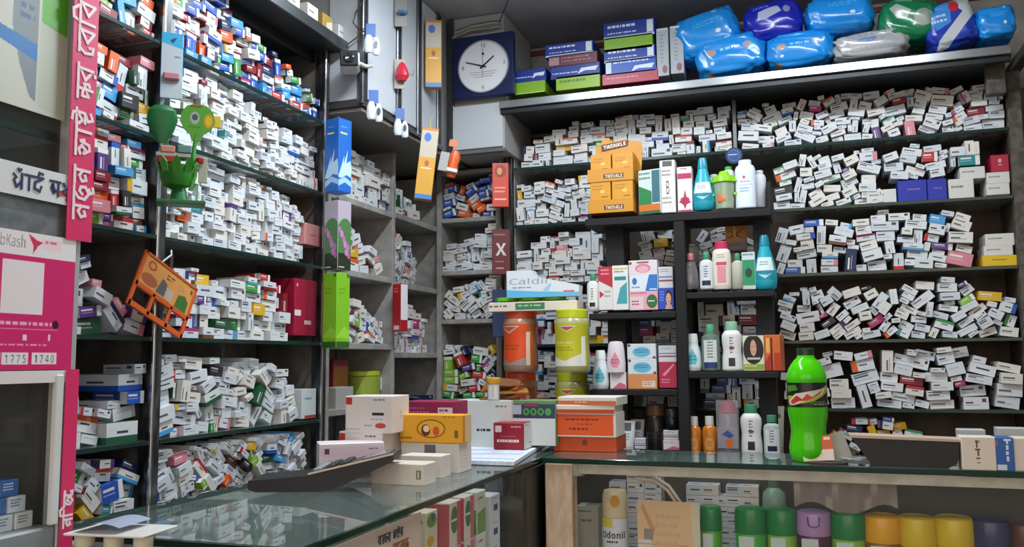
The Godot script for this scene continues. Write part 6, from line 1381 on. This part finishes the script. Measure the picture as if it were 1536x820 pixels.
func make_carton_designs() -> void:
	carton_sheet = Image.create(1024, 1024, false, Image.FORMAT_RGBA8)
	carton_sheet.fill(Color.WHITE)
	var whites := ["d3d5d6", "cbd0d4", "d6d2cb", "c6cbd0", "d0d3d8"]
	for i in 64:
		var cmds := []
		var ground := ""
		var d := {}
		if i < 28:
			ground = whites[i % 5]
			var ink: String = ["2c2e34", "3a4454", "50535a", "34485f", "5a3a40"][i % 5]
			var kind := i % 7
			cmds = [["r", 0.1, 0.30 + 0.1 * (i % 3), 0.3 + 0.08 * (i % 4), 0.13, ink], ["l", 0.1, 0.62, 0.7, 0.16, 1, "8d9096"]]
			var look: String = ["grey print", "dark name line", "fine print", "two text lines", "dark square", "faint print", "centred name"][kind]
			if kind == 4: cmds.append(["r", 0.74, 0.14, 0.16, 0.3, ink])
			if kind == 3: cmds.append(["r", 0.1, 0.14, 0.55, 0.09, ink])
			if kind == 6: cmds = [["r", 0.25, 0.4, 0.5, 0.16, ink]]
			if kind == 5: cmds = [["l", 0.15, 0.35, 0.6, 0.2, 1, "a0a3a8"]]
			d = {"kind": "white", "look": "white carton with " + look}
		elif i < 48:
			ground = whites[i % 5]
			var t: Array = TINTS[(i - 28) % 14]
			var side := (i - 28) % 4
			var place: String = ["end", "end", "top", "lower"][side]
			cmds = [[["r", 0.0, 0.0, 0.26, 1.0, t[1]], ["r", 0.74, 0.0, 0.26, 1.0, t[1]], ["r", 0.0, 0.0, 1.0, 0.32, t[1]], ["r", 0.0, 0.66, 1.0, 0.34, t[1]]][side], ["r", 0.34, 0.42, 0.34, 0.12, "3a3d44"]]
			d = {"kind": "banded", "look": "white carton with %s %s band" % [t[0], place]}
		else:
			var t: Array = TINTS[i - 48]
			ground = t[1]
			cmds = [["r", 0.1, 0.25, 0.5, 0.16, "d9d6d2"], ["l", 0.1, 0.55, 0.6, 0.14, 1, "c9c5c0"]]
			if i % 3 == 0: cmds.append(["r", 0.78, 0.0, 0.22, 1.0, "dcdcda"])
			d = {"kind": "coloured", "look": "%s carton with white print" % t[0]}
		var at := Vector2i(i % 8, i / 8) * 128
		var cell := Image.create(128, 128, false, Image.FORMAT_RGBA8)
		cell.fill(Color(ground))
		draw_print(cell, Vector2.ZERO, 128.0, cmds)
		carton_sheet.blit_rect(cell, Rect2i(0, 0, 128, 128), at)
		designs.append(d)
		var st := begin()
		for ax in 3:
			var u := (ax + 1) % 3
			var v := (ax + 2) % 3
			for s in [-1, 1]:
				var ps := []
				var us := []
				var n := Vector3.ZERO
				n[ax] = s
				for c in [[-0.5, -0.5], [0.5, -0.5], [0.5, 0.5], [-0.5, 0.5]]:
					var p := Vector3.ZERO
					p[ax] = s * 0.5
					p[u] = c[0]
					p[v] = c[1]
					ps.append(p)
					var q := Vector2(p.x, -p.y) if ax == 2 else (Vector2(-s * p.z, -p.y) if ax == 0 else Vector2(p.x, p.z))
					us.append(Vector2((i % 8 + 0.5 + q.x * 0.96) / 8.0, (i / 8 + 0.5 + q.y * 0.96) / 8.0))
				quad(st, ps, n, us)
		carton_meshes.append(st.commit())
	carton_mat = StandardMaterial3D.new()
	carton_mat.albedo_texture = ImageTexture.create_from_image(carton_sheet)
	carton_mat.roughness = 0.45

func add_carton(xf: Transform3D, size: Vector3, design: int, where: String, lie: String) -> void:
	cartons.append({"xf": xf, "size": size, "design": design, "where": where, "lie": lie})

func overlap(a: Dictionary, b: Dictionary) -> bool:
	var d: Vector2 = b.c - a.c
	var reach: float = a.r + b.r
	if d.length_squared() > reach * reach:
		return false
	for ax in [a.x, a.y, b.x, b.y]:
		var ra: float = a.w * absf(ax.dot(a.x)) + a.h * absf(ax.dot(a.y))
		var rb: float = b.w * absf(ax.dot(b.x)) + b.h * absf(ax.dot(b.y))
		if absf(d.dot(ax)) >= ra + rb - 0.0006:
			return false
	return true

# drops cartons one by one on a shelf seen from its front: u runs along the shelf, v up
func heap(origin: Vector3, along: Vector3, out: Vector3, u0: float, u1: float, y: float, tops: Array, o: Dictionary) -> void:
	var placed := []
	var fails := 0
	var s: float = o.get("s", 1.0)
	var mess: float = o.get("mess", 0.1)
	var mix: Array = o.get("mix", [0.75, 0.18, 0.07])
	var stand: float = o.get("stand", 0.12)
	tops = tops.map(func(t): return minf(t * o.get("lift", 1.1), 0.19))
	var phase := rng.randf() * 50.0
	var small := 1.0
	while fails < 130 and placed.size() < 400:
		small = 1.0 - 0.42 * clampf(fails / 90.0, 0.0, 1.0)
		var w := rng.randf_range(0.031, 0.05) * s * small
		var h := rng.randf_range(0.0155, 0.0255) * s * small
		if rng.randf() < 0.1:
			w *= 1.3
			h *= 1.25
		if rng.randf() < stand:
			var k := w
			w = h
			h = k
		var best := {}
		for tries in 9:
			var u := rng.randf_range(u0, u1)
			var a := 0.0
			if mess > 0.0:
				a = wave.get_noise_2d(u * 7.0 + phase, phase) * 2.1 * mess + rng.randfn(0.0, 0.07 * mess)
				if rng.randf() < 0.07 * mess: a += rng.randf_range(-0.8, 0.8)
			a += rng.randfn(0.0, 0.006)
			var x := Vector2(cos(a), sin(a))
			var hw := absf(w / 2 * x.x) + absf(h / 2 * x.y)
			var hh := absf(w / 2 * x.y) + absf(h / 2 * x.x)
			u = clampf(u, u0 + hw, u1 - hw)
			var f := (u - u0) / (u1 - u0) * (tops.size() - 1)
			var top := lerpf(tops[int(f)], tops[mini(int(f) + 1, tops.size() - 1)], f - int(f))
			var c := {"c": Vector2(u, hh), "x": x, "y": Vector2(-x.y, x.x), "w": w / 2, "h": h / 2, "r": Vector2(w, h).length() / 2, "a": a}
			var near := []
			for b in placed:
				if absf(b.c.x - u) < b.r + c.r: near.append(b)
			var v := hh
			var hit := true
			var reach := minf(top, best.c.y + hh if best else top)
			while hit and v + hh <= reach:
				hit = false
				c.c = Vector2(u, v)
				for b in near:
					if overlap(c, b):
						hit = true
						break
				if hit: v += 0.0025
			if not hit and v + hh <= top and (best.is_empty() or v < best.c.y):
				best = c
		if best.is_empty():
			fails += 1
			continue
		placed.append(best)
	var turn := Basis(along, Vector3.UP, out)
	for b in placed:
		var r := rng.randf()
		var design := rng.randi() % 28
		if r > mix[0] + mix[1]: design = 48 + (o.tints[rng.randi() % o.tints.size()] if o.has("tints") else rng.randi() % 16)
		elif r > mix[0]: design = 28 + rng.randi() % 20
		var deep := rng.randf_range(0.075, 0.115)
		var front := rng.randf_range(0.0, 0.022)
		var pos: Vector3 = origin + along * b.c.x + Vector3.UP * (y + b.c.y) - out * (front + deep / 2)
		var upright: bool = b.h > b.w
		var size := Vector3(b.w * 2, b.h * 2, deep)
		var bs := turn * Basis(Vector3(0, 0, 1), b.a)
		if upright:
			bs = bs * Basis(Vector3(0, 0, 1), PI / 2)
			size = Vector3(b.h * 2, b.w * 2, deep)
		add_carton(Transform3D(bs, pos), size, design, o.where, "upright" if upright else ("flat" if absf(b.a) < 0.12 else "tilted"))

func left_heap(u0: float, u1: float, level: float, tops: Array, o: Dictionary) -> void:
	heap(Vector3(LEFT_X - 0.006, 0, 0), Vector3(0, 0, -1), Vector3(1, 0, 0), u0, u1, level, tops, o)

func back_heap(u0: float, u1: float, level: float, tops: Array, o: Dictionary, z := -2.756) -> void:
	heap(Vector3(0, 0, z), Vector3(1, 0, 0), Vector3(0, 0, 1), u0, u1, level, tops, o)

func fill_shelves() -> void:
	var bright := [0.12, 0.33, 0.55]
	var white := [0.86, 0.1, 0.04]
	var mostly := [0.72, 0.2, 0.08]
	var half := [0.5, 0.3, 0.2]
	# left rack, near bay
	left_heap(0.985, 1.383, LEVELS[0], [0.17, 0.16, 0.13, 0.11], {"mix": bright, "mess": 0.2, "where": "on left rack near bay top shelf"})
	left_heap(0.985, 1.383, LEVELS[1], [0.13, 0.15, 0.15, 0.13, 0.15], {"mix": bright, "mess": 0.35, "s": 1.15, "where": "on left rack near bay second shelf"})
	left_heap(0.985, 1.383, LEVELS[2], [0.18, 0.18, 0.17, 0.17], {"mix": bright, "mess": 0.12, "where": "on left rack near bay third shelf"})
	left_heap(0.985, 1.383, LEVELS[3], [0.17, 0.18, 0.16, 0.08, 0.05], {"mix": [0.3, 0.3, 0.4], "mess": 0.9, "s": 1.2, "where": "on left rack near bay fourth shelf"})
	left_heap(0.985, 1.383, LEVELS[4], [0.17, 0.17, 0.15, 0.07, 0.06, 0.16], {"mix": mostly, "mess": 0.3, "s": 1.3, "where": "on left rack near bay fifth shelf"})
	left_heap(0.985, 1.383, LEVELS[5], [0.17, 0.17, 0.18, 0.17], {"mix": [0.55, 0.27, 0.18], "mess": 0.8, "s": 1.15, "where": "on left rack near bay lowest shelf"})
	# left rack, far bay
	left_heap(1.42, 2.008, LEVELS[0], [0.2, 0.2, 0.18, 0.14, 0.12, 0.11, 0.08, 0.05], {"mix": bright, "mess": 0.2, "where": "on left rack far bay top shelf", "tints": [0, 0, 3, 3, 4, 1, 2, 6, 5]})
	left_heap(1.42, 2.008, LEVELS[1], [0.155, 0.165, 0.165, 0.15, 0.135, 0.125, 0.11], {"mix": white, "mess": 0.14, "s": 0.95, "where": "on left rack far bay second shelf"})
	left_heap(1.42, 1.90, LEVELS[2], [0.17, 0.175, 0.17, 0.165, 0.16], {"mix": white, "mess": 0.12, "s": 0.95, "where": "on left rack far bay third shelf"})
	left_heap(1.90, 1.94, LEVELS[2], [0.14], {"mix": white, "mess": 0.0, "where": "on left rack far bay third shelf", "s": 0.55})
	left_heap(1.42, 1.885, LEVELS[3], [0.12, 0.14, 0.12, 0.13, 0.15, 0.12], {"mix": mostly, "mess": 0.06, "s": 1.15, "where": "on left rack far bay fourth shelf"})
	left_heap(1.42, 1.93, LEVELS[4], [0.15, 0.16, 0.15, 0.13, 0.15, 0.13, 0.08], {"mix": [0.8, 0.15, 0.05], "mess": 0.9, "s": 1.1, "where": "on left rack far bay fifth shelf"})
	left_heap(1.42, 1.98, LEVELS[5], [0.19, 0.19, 0.185, 0.18, 0.17], {"mix": [0.72, 0.16, 0.12], "mess": 1.0, "s": 0.85, "where": "on left rack far bay lowest shelf"})
	# pigeonholes
	left_heap(2.07, 2.44, 1.753, [0.13, 0.14, 0.13, 0.12], {"mix": [0.55, 0.4, 0.05], "mess": 0.05, "s": 1.2, "where": "in first pigeonhole under overhead cabinet"})
	left_heap(2.07, 2.40, 1.543, [0.15, 0.13, 0.1, 0.05], {"mix": mostly, "mess": 0.6, "s": 1.2, "where": "in pigeonhole beside the orchid carton"})
	left_heap(2.07, 2.42, 1.334, [0.16, 0.14, 0.1, 0.06], {"mix": mostly, "mess": 0.7, "s": 1.2, "where": "in pigeonhole beside the lime carton"})
	left_heap(2.465, 2.66, 1.758, [0.1, 0.07, 0.05], {"mix": white, "mess": 0.4, "s": 1.2, "where": "in upper pigeonhole next to the corner"})
	left_heap(2.465, 2.64, 1.535, [0.17, 0.14, 0.1], {"mix": mostly, "mess": 0.9, "where": "in middle pigeonhole next to the corner"})
	left_heap(2.465, 2.73, 1.309, [0.15, 0.15, 0.1], {"mix": mostly, "mess": 0.15, "s": 1.1, "where": "in lower pigeonhole next to the corner"})
	left_heap(2.465, 2.8, 1.09, [0.06, 0.03, 0.07], {"mix": [0.1, 0.2, 0.7], "mess": 0.8, "tints": [14, 4, 9], "where": "on pigeonhole floor next to the corner"})
	# corner unit
	back_heap(-1.21, -1.008, 1.787, [0.13, 0.11, 0.13, 0.15], {"mix": [0.6, 0.15, 0.25], "tints": [3, 3, 2], "mess": 0.5, "where": "on corner unit top shelf"}, -2.805)
	back_heap(-1.21, -1.008, 1.598, [0.09, 0.1, 0.12, 0.16], {"mix": white, "mess": 0.3, "where": "on corner unit second shelf"}, -2.805)
	back_heap(-1.21, -1.008, 1.426, [0.1, 0.11, 0.13, 0.15], {"mix": white, "mess": 0.9, "where": "on corner unit third shelf"}, -2.805)
	back_heap(-1.21, -1.008, 1.148, [0.19, 0.19, 0.17, 0.18], {"mix": [0.25, 0.15, 0.6], "mess": 0.8, "s": 1.15, "tints": [6, 8, 0, 9, 4, 15], "where": "on corner unit lowest shelf"}, -2.805)
	# back rack
	var p := "on back rack %s shelf beside corner post"
	back_heap(-0.9, -0.19, LEVELS[0], [0.07, 0.12, 0.15, 0.15, 0.155, 0.14, 0.155, 0.15], {"mix": [0.8, 0.12, 0.08], "mess": 0.1, "s": 1.05, "lift": 1.0, "where": "on back rack top shelf toward the clock"})
	back_heap(-0.17, 0.582, LEVELS[0], [0.13, 0.15, 0.15, 0.155, 0.155, 0.155, 0.155, 0.14, 0.15], {"mix": [0.82, 0.12, 0.06], "mess": 0.55, "lift": 1.0, "where": "on back rack top shelf under the bales"})
	back_heap(-0.915, -0.612, LEVELS[1], [0.13, 0.14, 0.14, 0.16], {"mix": white, "mess": 0.4, "where": p % "second"})
	back_heap(-0.07, 0.245, LEVELS[1], [0.13, 0.16, 0.15, 0.165], {"mix": [0.88, 0.08, 0.04], "mess": 0.6, "s": 1.05, "where": "on back rack second shelf beside royal cartons"})
	back_heap(0.25, 0.43, LEVELS[1] + 0.068, [0.08, 0.1, 0.09], {"mix": [0.75, 0.15, 0.1], "mess": 0.5, "s": 1.15, "where": "heaped on the royal blue cartons"})
	back_heap(0.435, 0.51, LEVELS[1] + 0.098, [0.06, 0.07], {"mix": white, "mess": 0.1, "s": 1.2, "where": "heaped beside the red end carton"})
	back_heap(-0.915, -0.615, LEVELS[2], [0.09, 0.15, 0.16, 0.16], {"mix": [0.82, 0.14, 0.04], "mess": 0.04, "s": 1.1, "where": p % "third"})
	back_heap(-0.5, -0.345, LEVELS[2], [0.16, 0.16, 0.15], {"mix": white, "mess": 0.3, "where": "on back rack third shelf behind the stand"})
	back_heap(-0.312, -0.125, LEVELS[2], [0.14, 0.15, 0.11], {"mix": white, "mess": 0.7, "where": "on back rack third shelf behind the stand"})
	back_heap(-0.07, 0.48, LEVELS[2], [0.13, 0.15, 0.15, 0.14, 0.17, 0.15, 0.16, 0.15], {"mix": [0.72, 0.16, 0.12], "mess": 0.35, "s": 1.2, "where": "on back rack third shelf beside yellow carton"})
	back_heap(-0.915, -0.58, LEVELS[3], [0.16, 0.16, 0.16], {"mix": mostly, "mess": 0.03, "s": 1.15, "where": p % "fourth"})
	back_heap(-0.5, -0.345, LEVELS[3], [0.17, 0.17], {"mix": [0.65, 0.25, 0.1], "mess": 0.03, "s": 1.2, "where": "on back rack fourth shelf behind the stand"})
	back_heap(-0.312, -0.125, LEVELS[3], [0.185, 0.185], {"mix": [0.5, 0.25, 0.25], "tints": [1, 1, 4], "mess": 0.03, "s": 1.3, "where": "on back rack fourth shelf behind the stand"})
	back_heap(-0.07, 0.582, LEVELS[3], [0.12, 0.15, 0.15, 0.15, 0.14, 0.16, 0.165, 0.13, 0.1], {"mix": [0.84, 0.08, 0.08], "mess": 0.7, "s": 1.05, "where": "on back rack fourth shelf past the stand"})
	back_heap(-0.915, -0.58, LEVELS[4], [0.17, 0.16], {"mix": half, "mess": 0.2, "s": 1.2, "where": p % "fifth"})
	back_heap(-0.5, -0.345, LEVELS[4], [0.13, 0.13], {"mix": mostly, "mess": 0.1, "s": 1.2, "where": "on back rack fifth shelf behind the stand"})
	back_heap(-0.312, -0.125, LEVELS[4], [0.185, 0.185], {"mix": [0.45, 0.35, 0.2], "tints": [4, 3], "mess": 0.02, "s": 1.25, "where": "on back rack fifth shelf behind the stand"})
	back_heap(-0.07, 0.582, LEVELS[4], [0.1, 0.13, 0.165, 0.16, 0.16, 0.16, 0.17, 0.13, 0.12], {"mix": [0.93, 0.05, 0.02], "mess": 0.35, "s": 1.35, "stand": 0.06, "where": "on back rack fifth shelf past the stand"})
	back_heap(0.06, 0.32, LEVELS[5], [0.12, 0.17, 0.19, 0.14], {"mix": [0.15, 0.6, 0.25], "tints": [3, 4, 0, 8], "mess": 1.0, "where": "on back rack lowest shelf"})

func emit_cartons() -> void:
	var eye := Vector3(0, 1.28, 0)
	var fwd := -Basis.from_euler(Vector3(deg_to_rad(5.79), deg_to_rad(18.66), 0)).z
	for c in cartons:
		var to: Vector3 = c.xf.origin - eye
		var n: Vector3 = c.xf.basis.z
		var inside := to.normalized().dot(fwd) > 0.8
		c.show = c.size.x * c.size.y * absf(n.dot(to.normalized())) / to.length_squared() * (1.0 if inside else 0.1)
	cartons.sort_custom(func(a, b): return a.show > b.show)
	var count := {}
	var rest := begin()
	var n_rest := 0
	for c in cartons:
		var d: Dictionary = designs[c.design]
		count[d.kind] = count.get(d.kind, 0) + 1
		var xf: Transform3D = c.xf * Transform3D(Basis.from_scale(c.size), Vector3.ZERO)
		if count[d.kind] <= 300:
			var o := MeshInstance3D.new()
			o.name = numbered({"white": "medicine_carton", "banded": "banded_carton", "coloured": "coloured_carton"}[d.kind])
			o.mesh = carton_meshes[c.design]
			o.material_override = carton_mat
			o.transform = xf
			add_child(o)
			var big := "large " if c.size.x * c.size.y > 0.0016 else ("small " if c.size.x * c.size.y < 0.0007 else ("long " if c.size.x > 2.4 * c.size.y else ""))
			if d.kind == "banded" and d.look.count(" ") > 5: big = ""
			tag(o, "%s%s, %s, %s" % [big, d.look, c.lie, c.where], "carton", "cartons " + c.where)
		else:
			rest.append_from(carton_meshes[c.design], 0, xf)
			n_rest += 1
	if n_rest > 0:
		var o := part("carton_heap", rest.commit(), carton_mat, self)
		o.set_meta("kind", "stuff")
		tag(o, "small white medicine cartons filling the far parts of the shelves", "cartons")
	print("cartons ", cartons.size(), " ", count, " rest ", n_rest, " designs ", cells.size())
